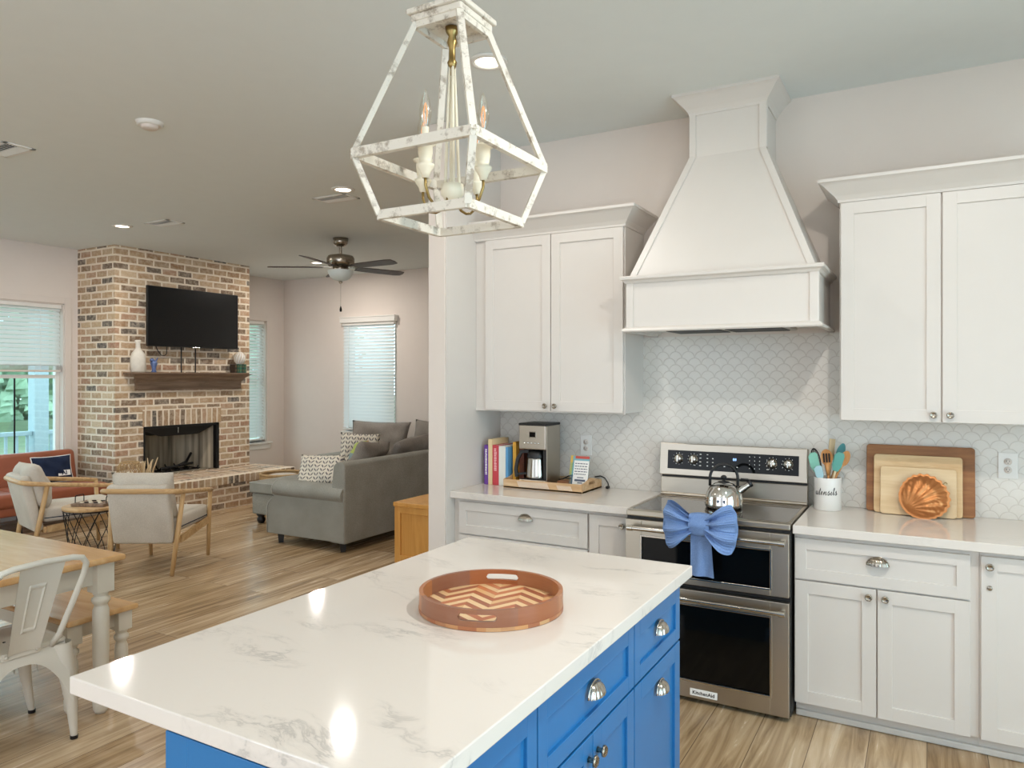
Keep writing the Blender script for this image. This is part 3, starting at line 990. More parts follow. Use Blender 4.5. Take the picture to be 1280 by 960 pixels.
def crown_run(xL, xR, yF, yW, prof, retL, retR):
    """moulding along the front with returns to the wall ; prof = (out, z)"""
    g = G(); verts = []; secs = []
    path = []
    if retL: path.append(lambda o: (xL - o, yW))
    path.append(lambda o: (xL - (o if retL else 0), yF - o))
    path.append(lambda o: (xR + (o if retR else 0), yF - o))
    if retR: path.append(lambda o: (xR + o, yW))
    m = len(prof)
    for f in path:
        for o, z in prof:
            x, y = f(o); verts.append((x, y, z))
    faces = []
    for i in range(len(path) - 1):
        for k in range(m):
            k2 = (k + 1) % m
            faces.append([i * m + k, i * m + k2, (i + 1) * m + k2, (i + 1) * m + k])
    faces.append(list(range(m))); faces.append([(len(path) - 1) * m + k for k in range(m)])
    g._add(verts, faces)
    return g
def crown_prof(z0, h, o):
    return [(0, z0), (.006, z0), (.008, z0 + h * .12), (o * .25, z0 + h * .30), (o * .55, z0 + h * .55), (o * .8, z0 + h * .76), (o * .92, z0 + h * .83), (o, z0 + h * .86), (o, z0 + h), (0, z0 + h)]

# ---------------------------------------------------------------- wall cabinets
UF = 3.94
fu = Face('y-', UF)
t = thing('wall_cabinet', 'white two-door wall cabinet left of the range hood', 'wall cabinet', (-1.98, 4.1, 1.386))
g = G(); g.box(-2.491, -1.490, UF, WK - .0005, 1.39, 2.462, .002); g.box(-2.491, -1.490, UF - .004, UF, 1.386, 1.40, .001); part('carcass', g, M['white'], t)
d = shaker(fu, -2.412, -1.957, 1.394, 2.450, M['white'], t); knob(fu, -1.987, 1.425, d)
d = shaker(fu, -1.952, -1.498, 1.394, 2.450, M['white'], t); knob(fu, -1.922, 1.425, d)
part('crown_molding', crown_run(-2.491, -1.490, UF - .012, WK - .0005, crown_prof(2.452, .105, .088), False, True), M['white'], t)

t = thing('wall_cabinet', 'white two-door wall cabinet right of the range hood', 'wall cabinet', (.06, 4.1, 1.386))
g = G(); g.box(-.375, .495, UF, WK - .0005, 1.39, 2.462, .002); part('carcass', g, M['white'], t)
d = shaker(fu, -.368, .055, 1.388, 2.450, M['white'], t); knob(fu, .026, 1.423, d)
d = shaker(fu, .062, .488, 1.388, 2.450, M['white'], t); knob(fu, .093, 1.423, d)
part('crown_molding', crown_run(-.375, .495, UF - .012, WK - .0005, crown_prof(2.452, .105, .088), True, True), M['white'], t)

# ---------------------------------------------------------------- range hood
hx0, hx1, hy = -1.400, -.452, 3.735
t = thing('range_hood', 'tall white tapered range hood with crown over the stove', 'range hood', (-.926, 4.0, 1.835))
g = G()
g.box(hx0, hx1, hy, hy + .02, 1.85, 2.105); g.box(hx0, hx0 + .02, hy + .02, WK - .0005, 1.85, 2.105); g.box(hx1 - .02, hx1, hy + .02, WK - .0005, 1.85, 2.105)
part('apron', g, M['white'], t)
for x, xs in ((hx0 - .006, hx0 - .008), (hx1 - .034, hx1 - .001)):
    g = G(); g.box(x, x + .04, hy - .008, hy + .001, 1.855, 2.105, .002); g.box(xs, xs + .009, hy - .006, hy + .04, 1.855, 2.105, .002)
    part('corner_trim', g, M['white'], t)
g = G()
prof = [(0, 1.838), (.022, 1.838), (.026, 1.845), (.020, 1.856), (.010, 1.863), (0, 1.866)]
t2 = crown_run(hx0, hx1, hy, WK - .0005, prof, True, True); g.merge(t2.bm)
part('lower_molding', g, M['white'], t)
prof = [(0, 2.098), (.010, 2.098), (.018, 2.110), (.032, 2.118), (.034, 2.130), (.030, 2.136), (0, 2.136)]
part('ledge_molding', crown_run(hx0, hx1, hy, WK - .0005, prof, True, True), M['white'], t)
g = G(); g.box(hx0 + .02, hx1 - .02, hy + .02, WK - .0005, 1.862, 1.868); part('underside', g, M['trimw'], t)
g = G(); g.box(-1.25, -.60, 3.80, 4.14, 1.846, 1.862, .003); fl = part('vent_insert', g, M['steel'], t)
for k in range(2):
    g = G(); g.box(-1.22 + k * .31, -.94 + k * .31, 3.84, 4.10, 1.842, 1.8465, .001); part('filter', g, M['dark'], fl)
# tapered canopy
zb, zt = 2.136, 2.79
B = [(hx0 + .012, hy + .012), (hx1 - .012, hy + .012), (hx1 - .012, WK - .0005), (hx0 + .012, WK - .0005)]
Cc = [(-1.122, 3.955), (-.728, 3.955), (-.728, WK - .0005), (-1.122, WK - .0005)]
g = G(); g._add([(x, y, zb) for x, y in B] + [(x, y, zt) for x, y in Cc], [[0, 1, 5, 4], [1, 2, 6, 5], [2, 3, 7, 6], [3, 0, 4, 7], [0, 3, 2, 1], [4, 5, 6, 7]])
part('canopy', g, M['white'], t)
g = G()
def strip(p0, p1, w):   # flat trim along an edge, on the front face
    a, c = Vector(p0), Vector(p1); dx = Vector((w, 0, 0)); o = Vector((0, -.007, .002))
    g._add([a, a + dx, c + dx, c, a + o, a + dx + o, c + dx + o, c + o], [[4, 5, 6, 7], [0, 1, 5, 4], [1, 2, 6, 5], [2, 3, 7, 6], [3, 0, 4, 7]])
strip((hx0 + .010, hy + .012, zb), (-1.124, 3.955, zt), .035)
part('edge_trim', g, M['white'], t); g = G()
strip((hx1 - .010, hy + .012, zb), (-.726, 3.955, zt), -.035)
part('edge_trim', g, M['white'], t)
g = G(); g.box(-1.122, -.728, 3.955, WK - .0005, zt, 3.10); part('chimney', g, M['white'], t)
g = G()
g.box(-1.126, -1.09, 3.948, 3.957, zt, 3.04, .002); part('chimney_trim', g, M['white'], t); g = G()
g.box(-.760, -.724, 3.948, 3.957, zt, 3.04, .002)
g.box(-.729, -.721, 3.95, 3.99, zt, 3.04, .002)
part('chimney_trim', g, M['white'], t)
part('crown_molding', crown_run(-1.122, -.728, 3.955, WK - .0005, crown_prof(3.015, .105, .080), True, True), M['white'], t)

# ---------------------------------------------------------------- base cabinets
CZ = .914
CFL, CFR = 3.645, 3.590          # counter front edges
fl_ = Face('y-', 3.70); fr_ = Face('y-', 3.645)
def toe(x0, x1, y):
    g = G(); g.box(x0, x1, y + .055, y + .075, .0005, .088); return g
t = thing('base_cabinet', 'white base cabinet with wide drawers left of the stove', 'base cabinet', (-2.05, 3.95, 0))
g = G(); g.box(-2.491, -1.607, 3.70, WK - .001, .085, .8735, .001); part('carcass', g, M['white'], t)
d = shaker(fl_, -2.450, -1.612, .662, .852, M['white'], t, 'drawer', rail=.052); cup_pull(fl_, -1.995, .790, d)
d = shaker(fl_, -2.450, -1.612, .388, .654, M['white'], t, 'drawer', rail=.052); cup_pull(fl_, -1.995, .54, d)
d = shaker(fl_, -2.450, -1.612, .112, .380, M['white'], t, 'drawer', rail=.052); cup_pull(fl_, -1.995, .26, d)
part('toe_kick', toe(-2.491, -1.607, 3.70), M['white'], t)
t = thing('base_cabinet', 'narrow white one-door base cabinet against the left of the stove', 'base cabinet', (-1.48, 3.95, 0))
g = G(); g.box(-1.606, -1.362, 3.70, WK - .001, .085, .8735, .001); part('carcass', g, M['white'], t)
d = shaker(fl_, -1.600, -1.366, .112, .852, M['white'], t, rail=.055); knob(fl_, -1.408, .806, d)
part('toe_kick', toe(-1.606, -1.362, 3.70), M['white'], t)
g = G(); g.box(-2.491, -1.358, CFL, WK - .009, .874, CZ, .003); tag(part('countertop', g, M['quartzc']), 'white quartz countertop under the coffee maker', 'countertop')

t = thing('base_cabinet', 'white base cabinet with one drawer over two doors right of the stove', 'base cabinet', (-.19, 3.95, 0))
g = G(); g.box(-.541, .190, 3.645, WK - .001, .085, .8735, .001); part('carcass', g, M['white'], t)
d = shaker(fr_, -.537, .158, .662, .850, M['white'], t, 'drawer', rail=.050); cup_pull(fr_, -.190, .775, d)
d = shaker(fr_, -.537, -.197, .086, .654, M['white'], t); knob(fr_, -.226, .620, d)
d = shaker(fr_, -.191, .158, .086, .654, M['white'], t); knob(fr_, -.160, .620, d)
part('toe_kick', toe(-.541, .190, 3.645), M['white'], t)
t = thing('base_cabinet', 'white base cabinet with knob and lock at the right edge', 'base cabinet', (.45, 3.95, 0))
g = G(); g.box(.191, .80, 3.645, WK - .001, .085, .8735, .001); part('carcass', g, M['white'], t)
d = shaker(fr_, .196, .56, .086, .852, M['white'], t); knob(fr_, .226, .812, d)
g = G(); g.lathe([(0, 0), (.010, 0), (.010, .004), (.007, .006), (0, .006)], fr_.m(.226, .722, .019), 16); lk = part('cabinet_lock', g, M['nickel'], d)
part('toe_kick', toe(.191, .80, 3.645), M['white'], t)
g = G(); g.box(-.541, .80, CFR, WK - .009, .874, CZ, .003); tag(part('countertop', g, M['quartzc']), 'white quartz countertop under the cutting boards', 'countertop')
g = G(); g.box(-.541, .80, 3.684, 3.6995, .0005, .030, .006); struct('baseboard_toe_kick', g, M['white'])

# ---------------------------------------------------------------- island
IX = -.770
fi = Face('x+', IX - .019)
t = thing('kitchen_island', 'bright blue kitchen island with shaker drawers and doors', 'kitchen island', (-1.07, 1.80, 0))
g = G(); g.box(-1.385, IX - .019, .995, 2.585, .095, .8735, .002); part('carcass', g, M['blue'], t)
g = G(); g.box(-1.345, IX - .075, 1.03, 2.55, .0005, .095); part('plinth', g, M['blue'], t)
fb = Face('y-', .995)
shaker(fb, -1.383, -.79, .10, .862, M['blue'], t, 'end_panel', rail=.07)
bays = [(1.005, 1.477), (1.483, 2.110), (2.116, 2.580)]
for i, (a, b_) in enumerate(bays):
    d = shaker(fi, a, b_, .664, .850, M['blue'], t, 'drawer', rail=.047); cup_pull(fi, (a + b_) / 2 + .01, .768, d, mat='steelh')
    if i == 0:
        d = shaker(fi, a, b_, .10, .656, M['blue'], t); knob(fi, b_ - .03, .62, d)
    elif i == 1:
        d = shaker(fi, a, (a + b_) / 2 - .002, .10, .656, M['blue'], t); knob(fi, (a + b_) / 2 - .03, .60, d)
        d = shaker(fi, (a + b_) / 2 + .002, b_, .10, .656, M['blue'], t); knob(fi, (a + b_) / 2 + .03, .60, d)
    else:
        d = shaker(fi, a, b_, .10, .656, M['blue'], t); cup_pull(fi, (a + b_) / 2 + .015, .570, d, mat='steelh')
g = G(); g.box(-1.708, -.742, .962, 2.642, .874, CZ, .003); tag(part('island_countertop', g, M['quartz']), 'white veined quartz slab on the blue island', 'countertop')

# ---------------------------------------------------------------- range
rx0, rx1 = -1.352, -.549
ft = Face('y-', 3.60)
t = thing('kitchen_range', 'stainless steel double oven range with glass cooktop and knobs', 'stove', (-.95, 3.9, 0))
g = G(); g.box(rx0, rx1, 3.602, 4.20, .020, .885, .002); g.box(rx0 + .03, rx1 - .03, 3.66, 4.18, .0005, .020); part('body', g, M['black'], t)
g = G()
g.box(rx0, rx1, 3.585, 3.635, .886, .916, .006); g.box(rx0, rx0 + .018, 3.635, 4.145, .886, .917, .003); g.box(rx1 - .018, rx1, 3.635, 4.145, .886, .917, .003); g.box(rx0 + .018, rx1 - .018, 4.125, 4.145, .886, .917, .003)
ct = part('cooktop_frame', g, M['steel'], t)
g = G(); g.box(rx0 + .018, rx1 - .018, 3.635, 4.125, .89, .9155); part('cooktop_glass', g, M['cookglass'], ct)
# back guard
g = G(); g.box(rx0 + .002, rx1 - .002, 4.150, 4.20, .886, 1.022, .003); g.cyl((rx0 + .004, 4.148, .925), (rx1 - .004, 4.148, .925), .009, seg=12); bg = part('back_guard', g, M['steel'], t)
g = G(); g.box(rx0 + .004, rx1 - .004, 4.165, 4.20, 1.02, 1.04); part('vent_slot', g, M['black'], bg)
CPM = T(0, 4.125, 1.036) @ rotm('X', -6)
g = G(); g.box(rx0, rx1, 0, .055, 0, .182, .004, CPM); cp = part('control_panel', g, M['steel'], t)
g = G(); g.box(rx0 + .048, rx1 - .042, -.003, .003, .036, .142, .001, CPM); part('control_glass', g, M['blackglass'], cp)
for x in (-1.240, -1.155, -.727, -.645):
    KM = CPM @ T(x, -.003, .095) @ rotm('X', 90)
    g = G(); g.lathe([(0, 0), (.027, 0), (.027, .003), (.022, .004), (.020, .020), (.016, .024), (0, .024)], KM, 24); g.box(-.004, .004, -.019, .019, .02, .029, .002, KM)
    kn = part('control_knob', g, M['steelh'], cp)
    g = G()
    for q in range(9):
        a = math.radians(-40 + q * 32.5)
        g.box(-.0012, .0012, .0300, .0345, 0, .0008, 0, KM @ Matrix.Rotation(a, 4, 'Z'))
    part('dial_marks', g, M['paper'], cp)
M['led'] = emit('blue_display', '#9CC4FF', 2.0)
TX = CPM @ rotm('X', 90)
g = text_mesh('88', .020, CPM @ T(-.925, -.0034, .105) @ rotm('X', 90)); part('display_digits', g, M['led'], cp)
g = G()
rr = random.Random(3)
for cx, n_, w_ in ((-1.145, 2, .007), (-1.115, 4, .01), (-1.075, 4, .008), (-1.045, 3, .008), (-.845, 4, .004), (-.818, 4, .004), (-.792, 4, .004), (-.750, 3, .012)):
    for k in range(n_):
        z = .060 + k * .021
        g.box(cx - w_ / 2, cx + w_ / 2, -.0036, -.0026, z, z + .004, 0, CPM)
for cx in (-.98, -.945, -.91): g.box(cx - .004, cx + .004, -.0036, -.0026, .062, .066, 0, CPM)
part('touch_keys', g, M['paper'], cp)
# oven doors
def oven_door(z0, z1, w0, w1, hz_):
    g = G(); b = .003
    x0, x1 = rx0 + .004, rx1 - .004
    wx0, wx1 = -1.262, -.636
    g.box(x0, wx0, 3.566, 3.600, z0, z1, b); g.box(wx1, x1, 3.566, 3.600, z0, z1, b)
    g.box(wx0 - .001, wx1 + .001, 3.566, 3.600, z0, w0, b); g.box(wx0 - .001, wx1 + .001, 3.566, 3.600, w1, z1, b)
    d = part('oven_door', g, M['steel'], t)
    g = G(); fw = .008
    g.box(wx0 - fw, wx0 + .002, 3.562, 3.568, w0 - fw, w1 + fw, .002); g.box(wx1 - .002, wx1 + fw, 3.562, 3.568, w0 - fw, w1 + fw, .002)
    g.box(wx0, wx1, 3.562, 3.568, w0 - fw, w0 + .002, .002); g.box(wx0, wx1, 3.562, 3.568, w1 - .002, w1 + fw, .002)
    part('window_frame', g, M['steelh'], d)
    g = G(); g.box(wx0, wx1, 3.572, 3.58, w0, w1); part('oven_window', g, M['blackglass'], d)
    g = G(); g.cyl((x0 + .026, 3.522, hz_), (x1 - .012, 3.522, hz_), .0115, seg=16)
    for x in (x0 + .026, x1 - .040):
        g.cyl((x, 3.522, hz_), (x + .028, 3.522, hz_), .0145, seg=16)
        g.box(x + .004, x + .024, 3.522, 3.568, hz_ - .010, hz_ + .010, .004)
    part('door_handle', g, M['steelh'], d)
    return d
oven_door(.578, .872, .612, .790, .836)
ld_ = oven_door(.024, .553, .112, .478, .515)
g = G(); g.box(-1.012, -.880, 3.561, 3.567, .040, .073, .001); bd = part('badge', g, M['paper'], ld_, 'pale rectangular badge with black lettering')
g = text_mesh('KitchenAid', .024, T(-.946, 3.5606, .0565) @ rotm('X', 90), bold=.0004); part('badge_lettering', g, M['ink'], bd)

# ---------------------------------------------------------------- pendant lantern
px_, py_ = -1.239, 1.826
t = thing('pendant_lantern', 'chippy white wooden lantern pendant hanging over the island', 'pendant light', (px_, py_, 2.07))
P_ = T(px_, py_, 0)
def sq(s, z): return [Vector((-s, -s, z)), Vector((s, -s, z)), Vector((s, s, z)), Vector((-s, s, z))]
top, mid, bot = sq(.078, 2.645), sq(.206, 2.245), sq(.153, 2.072)
def bar(g, a, c, w=.011, d=.011):
    ax = (c - a).normalized(); mid_ = (a + c) / 2
    out = Vector((mid_.x, mid_.y, 0))
    if out.length < 1e-4: out = Vector((1, 0, 0))
    out = (out - ax * out.dot(ax)).normalized(); side = ax.cross(out)
    vs_ = []
    for p in (a, c):
        for u, v in ((w, d), (-w, d), (-w, -d), (w, -d)): vs_.append(p + side * u + out * v)
    g._add(vs_, [[0, 1, 2, 3], [4, 5, 6, 7], [0, 1, 5, 4], [1, 2, 6, 5], [2, 3, 7, 6], [3, 0, 4, 7]], P_)
for k in range(4):
    g = G(); bar(g, top[k], mid[k], .010, .008); part('upper_bar', g, M['distress'], t)
g = G()
for k in range(4): bar(g, mid[k], mid[(k + 1) % 4], .014, .009)
part('waist_frame', g, M['distress'], t)
for k in range(4):
    g = G(); bar(g, mid[k], bot[k], .010, .008); part('lower_bar', g, M['distress'], t)
g = G()
for k in range(4): bar(g, bot[k], bot[(k + 1) % 4], .013, .008)
part('base_frame', g, M['distress'], t)
g = G(); g.box(-.088, .088, -.088, .088, 2.648, 2.668, .003, P_); g.box(-.098, .098, -.098, .098, 2.668, 2.684, .004, P_)
for k in range(4): bar(g, top[k] + Vector((0, 0, -.004)), top[(k + 1) % 4] + Vector((0, 0, -.004)), .012, .006)
part('top_plate', g, M['distress'], t)
g = G()
prof = [(.045, 2.684), (.045, 2.69), (.038, 2.70), (.036, 2.86), (.046, 2.875), (.046, 2.89), (0, 2.895)]
def flut(a, v):
    i = v * (len(prof) - 1); k = min(int(i), len(prof) - 2); f = i - k
    r = prof[k][0] * (1 - f) + prof[k + 1][0] * f; z = prof[k][1] * (1 - f) + prof[k + 1][1] * f
    r *= 1 + .05 * math.cos(a * 2 * PI * 12)
    return (r * math.cos(2 * PI * a), r * math.sin(2 * PI * a), z)
g.grid(flut, 96, 24, P_); part('fluted_neck', g, M['distress'], t)
g = G(); g.cyl((0, 0, 2.89), (0, 0, 3.09), .006, seg=10, M=P_); g.lathe([(.062, CEIL), (.062, 3.105), (.05, 3.095), (.012, 3.085), (0, 3.085)], P_, 24); part('canopy', g, M['distress'], t)
g = G(); g.cyl((0, 0, 2.50), (0, 0, 2.65), .008, seg=10, M=P_); g.lathe([(0, 2.645), (.022, 2.645), (.018, 2.63), (.011, 2.62), (.016, 2.60), (.010, 2.585), (.010, 2.55), (.015, 2.54), (.008, 2.52), (0, 2.52)], P_, 16); part('hanging_stem', g, M['brass'], t)
g = G()
for k in range(4):
    a = PI / 4 + k * PI / 2
    g.tube([(.006 * math.cos(a), .006 * math.sin(a), 2.53), (.012 * math.cos(a), .012 * math.sin(a), 2.40), (.022 * math.cos(a), .022 * math.sin(a), 2.16)], .005, 6, M=P_)
g.lathe([(0, 2.175), (.034, 2.175), (.034, 2.145), (.026, 2.135), (.022, 2.12), (0, 2.12)], P_, 20)
part('centre_column', g, M['ivory'], t)
g = G()
for k in range(4):
    a = PI / 2 * k - .11
    c, s_ = math.cos(a), math.sin(a)
    g.tube([(.02 * c, .02 * s_, 2.135)] + [((.02 + .062 * (1 - math.cos(q * PI / 6)) / 1 * .72) * c, (.02 + .062 * (1 - math.cos(q * PI / 6)) * .72) * s_, 2.135 - .035 * math.sin(q * PI / 6)) for q in range(1, 6)] + [(.118 * c, .118 * s_, 2.15), (.118 * c, .118 * s_, 2.175)], .0045, 6, M=P_)
part('arms', g, M['brass'], t)
for k in range(4):
    a = PI / 2 * k - .11
    Q = P_ @ T(.118 * math.cos(a), .118 * math.sin(a), 0)
    g = G(); g.lathe([(0, 2.17), (.010, 2.17), (.014, 2.185), (.024, 2.20), (.026, 2.208), (.016, 2.212), (.018, 2.225), (.021, 2.24), (.021, 2.262), (.030, 2.266), (.030, 2.270), (0, 2.272)], Q, 18); cs = part('candle_cup', g, M['ivory'], t)
    g = G(); g.cyl((0, 0, 2.27), (0, 0, 2.315), .0105, seg=14, M=Q); part('candle_sleeve', g, M['ivory'], cs)
    g = G(); g.lathe([(.009, 2.315), (.012, 2.325), (.0175, 2.35), (.0175, 2.365), (.012, 2.395), (.005, 2.418), (.0015, 2.425), (0, 2.425)], Q, 18); part('bulb', g, M['bulb'], cs)
    g = G()
    for q in range(4):
        b_ = q * PI / 2; g.tube([(.003 * math.cos(b_), .003 * math.sin(b_), 2.325), (.007 * math.cos(b_), .007 * math.sin(b_), 2.36), (.002 * math.cos(b_), .002 * math.sin(b_), 2.385)], .0008, 5, M=Q)
    part('filament', g, M['filament'], cs)

# ---------------------------------------------------------------- round wooden tray on the island
tx, ty, R0, TH = -1.128, 1.868, .213, .058
ang = math.radians(29.5 + 90 - 9)        # handle axis
t = thing('round_tray', 'round wooden tray with chevron inlay on the island', 'tray', (tx, ty, CZ), ang)
Mr = T(tx, ty, CZ + .0005) @ Matrix.Rotation(ang, 4, 'Z')
g = G()
nseg = 288
def slot(a):   # half height profile of the handle opening for angle a
    hw = .26
    d = min(abs(a), abs(abs(a) - PI))
    if d >= hw: return None
    e = (hw - d) / hw
    q = .0095 * min(1.0, math.sqrt(max(0, 1 - (1 - min(1, e / .18)) ** 2)))
    return q
zc = .036
RI = R0 - .012
def ring(r, z, a): return (r * math.cos(a), r * math.sin(a), z)
angs = [-PI + 2 * PI * i / nseg for i in range(nseg)]
for i in range(nseg):
    a, c = angs[i], angs[(i + 1) % nseg] if i + 1 < nseg else PI
    q0, q1 = slot(a) or 0, slot(c) or 0
    def quad(p): g._add(p, [[0, 1, 2, 3]], Mr, False)
    for zz0, zz1 in (((0.0, 0.0), (zc - q0, zc - q1)), ((zc + q0, zc + q1), (TH, TH))):
        quad([ring(R0, zz0[0], a), ring(R0, zz0[1], c), ring(R0, zz1[1], c), ring(R0, zz1[0], a)])
        quad([ring(RI, zz0[0], a), ring(RI, zz0[1], c), ring(RI, zz1[1], c), ring(RI, zz1[0], a)])
    if q0 or q1:
        quad([ring(R0, zc - q0, a), ring(R0, zc - q1, c), ring(RI, zc - q1, c), ring(RI, zc - q0, a)])
        quad([ring(R0, zc + q0, a), ring(R0, zc + q1, c), ring(RI, zc + q1, c), ring(RI, zc + q0, a)])
    quad([ring(R0, TH, a), ring(R0, TH, c), ring(RI, TH, c), ring(RI, TH, a)])
bmesh.ops.remove_doubles(g.bm, verts=list(g.bm.verts), dist=1e-5)
M['rim'] = m_staves('rim_staves', 8, '#A9653A', '#8A5F4B', '#BC7A48')
part('rim', g, M['rim'], t)
g = G(); g.lathe([(0, .001), (R0 + .0012, .001), (R0 + .0012, .011), (RI - .002, .0112)], Mr, 96, False)
M['staves'] = m_staves('base_staves', 34, '#D9A46C', '#A8623F', '#E0B985'); part('base_band', g, M['staves'], t)
M['chev'] = m_chevron()
g = G(); g.lathe([(0, .013), (RI + .001, .013), (RI + .001, .011), (0, .0095)], Mr, 96, False); part('inlay_floor', g, M['chev'], t)

# ---------------------------------------------------------------- kettle
kx, ky, kz = -.925, 3.885, .9165
t = thing('kettle', 'shiny stainless dome kettle with black handle on the cooktop', 'kettle', (kx, ky, kz))
K = T(kx, ky, kz)
g = G(); g.lathe([(0, 0), (.088, 0), (.094, .006), (.096, .018), (.094, .022), (.0945, .045), (.088, .078), (.072, .108), (.048, .126), (.024, .133), (0, .134)], K, 40); part('body', g, M['chrome'], t)
g = G(); g.lathe([(.0962, .016), (.0975, .019), (.0962, .022)], K, 40); part('base_seam', g, M['steelh'], t)
g = G(); g.lathe([(0, .13), (.03, .1305), (.03, .134), (.008, .139), (.006, .146), (.014, .152), (.015, .162), (.008, .168), (0, .169)], K, 20); part('lid', g, M['black'], t)
a = math.radians(20)
g = G()
hp = []
for i in range(17):
    q = PI * i / 16
    hp.append((.070 * math.cos(q) * math.cos(a), .070 * math.cos(q) * math.sin(a), .155 + .070 * math.sin(q)))
hp = [(.070 * math.cos(a), .070 * math.sin(a), .112)] + hp + [(-.070 * math.cos(a), -.070 * math.sin(a), .112)]
g.tube(hp, .0075, 10, M=K); part('handle', g, M['black'], t)
sd = Vector((math.cos(a), math.sin(a), 0))
g = G(); p0 = sd * .075 + Vector((0, 0, .085)); p1 = sd * .125 + Vector((0, 0, .122)); g.cyl(p0, p1, .021, .016, 16, M=K); part('spout', g, M['chrome'], t)
g = G(); p2 = sd * .139 + Vector((0, 0, .131)); g.cyl(p1, p2, .0185, .018, 16, M=K); g.tube([p2, sd * .120 + Vector((0, 0, .148)), sd * .085 + Vector((0, 0, .150))], .005, 8, M=K); part('whistle_cap', g, M['black'], t)

# ---------------------------------------------------------------- towel bow on the oven handle
t = thing('dish_towel', 'blue ribbed dish towel tied in a bow on the upper oven handle', 'towel', (-.945, 3.49, .65))
def wing(sx):
    g = G()
    def fn(u, v):
        # u : from the knot outwards, v : around the loop height
        x = .032 + .135 * u
        spread = .038 + .066 * math.sin(min(1, u * 1.05) * PI / 2) ** 1.2
        ph = (v - .5) * 2
        z = ph * spread * (1.0 + .05 * math.sin(5 * ph)) - .022 * u * (ph < 0) + .01 * u
        pleat = math.cos(ph * 10 + sx) * .017 * (1 - .3 * u) + .0035 * math.cos(ph * 60) * u
        y = -.016 - .030 * math.sin(PI * u) + pleat
        x2 = x * (1 - .16 * abs(ph) ** 2.2 * u)
        return (sx * x2, y, z)
    g.grid(fn, 22, 110, T(-.944, 3.482, .893))
    def back(u, v):
        p = fn(u, v); return (p[0] * 1.0, p[1] * .35 + .024 , p[2] * .97)
    g.grid(back, 22, 40, T(-.944, 3.482, .893))
    def rimf(u, v):
        A, B = Vector(fn(1, v)), Vector(back(1, v)); q = A.lerp(B, u); q.x += sx * .012 * math.sin(PI * u); return q
    g.grid(rimf, 6, 40, T(-.944, 3.482, .893))
    return g
part('left_loop', wing(-1), M['towel'], t)
part('right_loop', wing(1), M['towel'], t)
g = G()
def kn_(u, v):
    a = 2 * PI * u; w = (v - .5) * 2
    r = 1 + .06 * math.cos(6 * a)
    bulge = 1 - .12 * w * w
    return (w * .050, -.040 * math.cos(a) * bulge * r, .056 * math.sin(a) * bulge * r)
g.grid(kn_, 28, 10, T(-.940, 3.484, .897), closed_u=True)
part('knot', g, M['towel'], t)
g = G()
def tail(u, v):
    z = .85 - .205 * v
    x = -.940 + (u - .5) * (.094 + .022 * v) + .004 * v
    y = 3.503 + .006 * math.sin(u * 9 + v * 2) * (0.4 + v) - .012 * (1 - v)
    return (x, y, z)
g.grid(tail, 14, 20); g.grid(lambda u, v: (tail(u, v)[0], tail(u, v)[1] - .007, tail(u, v)[2]), 14, 20)
part('tail', g, M['towel'], t)

# ---------------------------------------------------------------- crock and utensils
cx, cy = -.447, 4.108
t = thing('utensil_crock', 'white ceramic crock with black script holding the kitchen utensils', 'crock', (cx, cy, CZ))
C_ = T(cx, cy, CZ + .0005)
g = G(); g.lathe([(0, 0), (.064, 0), (.066, .003), (.066, .164), (.0655, .167), (.062, .167), (.061, .164), (.061, .008), (0, .008)], C_, 40); part('body', g, M['cloth_white'], t)
def stroke(pts, n=6):
    out = []
    P = [pts[0]] + pts + [pts[-1]]
    for k in range(1, len(P) - 2):
        for q in range(n):
            t_ = q / n; a, b_, c, d = P[k - 1], P[k], P[k + 1], P[k + 2]
            out.append(tuple(.5 * (2 * b_[e] + (c[e] - a[e]) * t_ + (2 * a[e] - 5 * b_[e] + 4 * c[e] - d[e]) * t_ ** 2 + (3 * b_[e] - a[e] - 3 * c[e] + d[e]) * t_ ** 3) for e in (0, 1)))
    return out + [pts[-1]]
letters = [   # u t e n s i l s, joined brush script, units of the x-height
    [(0, .75), (.12, 1), (.10, .3), (.30, .02), (.62, .45), (.72, 1), (.68, .25), (.85, .02), (1.15, .5)],
    [(1.15, .5), (1.42, 1.9), (1.30, .4), (1.42, .02), (1.75, .40)], [(1.10, 1.25), (1.35, 1.32), (1.70, 1.40)],
    [(1.75, .40), (2.1, .62), (2.14, .92), (1.95, .98), (1.82, .5), (2.0, .05), (2.45, .5)],
    [(2.45, .5), (2.60, .98), (2.58, .0), (2.75, .7), (3.0, .98), (3.05, .2), (3.2, .02), (3.45, .45)],
    [(3.45, .45), (3.75, 1.15), (3.72, .9), (3.92, .35), (3.80, -.02), (3.55, .1), (3.95, .1), (4.25, .5)],
    [(4.25, .5), (4.42, 1.0), (4.38, .25), (4.52, .02), (4.8, .5)], [(4.50, 1.42), (4.56, 1.48)],
    [(4.8, .5), (5.12, 1.6), (5.08, 2.05), (4.95, 1.8), (4.98, .4), (5.1, .02), (5.4, .4)],
    [(5.4, .4), (5.68, 1.15), (5.66, .9), (5.86, .35), (5.75, -.02), (5.48, .08), (5.8, .0), (6.2, .3)]]
g = G(); k_ = .0188
for L_ in letters:
    pp = []
    for u, v in stroke(L_):
        x = (u - 3.05 + .16 * v) * k_; a = math.radians(-93) + x / .0664
        pp.append((cx + .0663 * math.cos(a), cy + .0663 * math.sin(a), CZ + .080 + v * k_ * .95 + u * .0006))
    rs = []
    for q in range(len(pp)):
        dz = pp[min(q + 1, len(pp) - 1)][2] - pp[max(q - 1, 0)][2]
        rs.append(.0008 + .0011 * (dz < 0))
    g.tube(pp, rs, 6)
part('script_lettering', g, M['ink'], t)

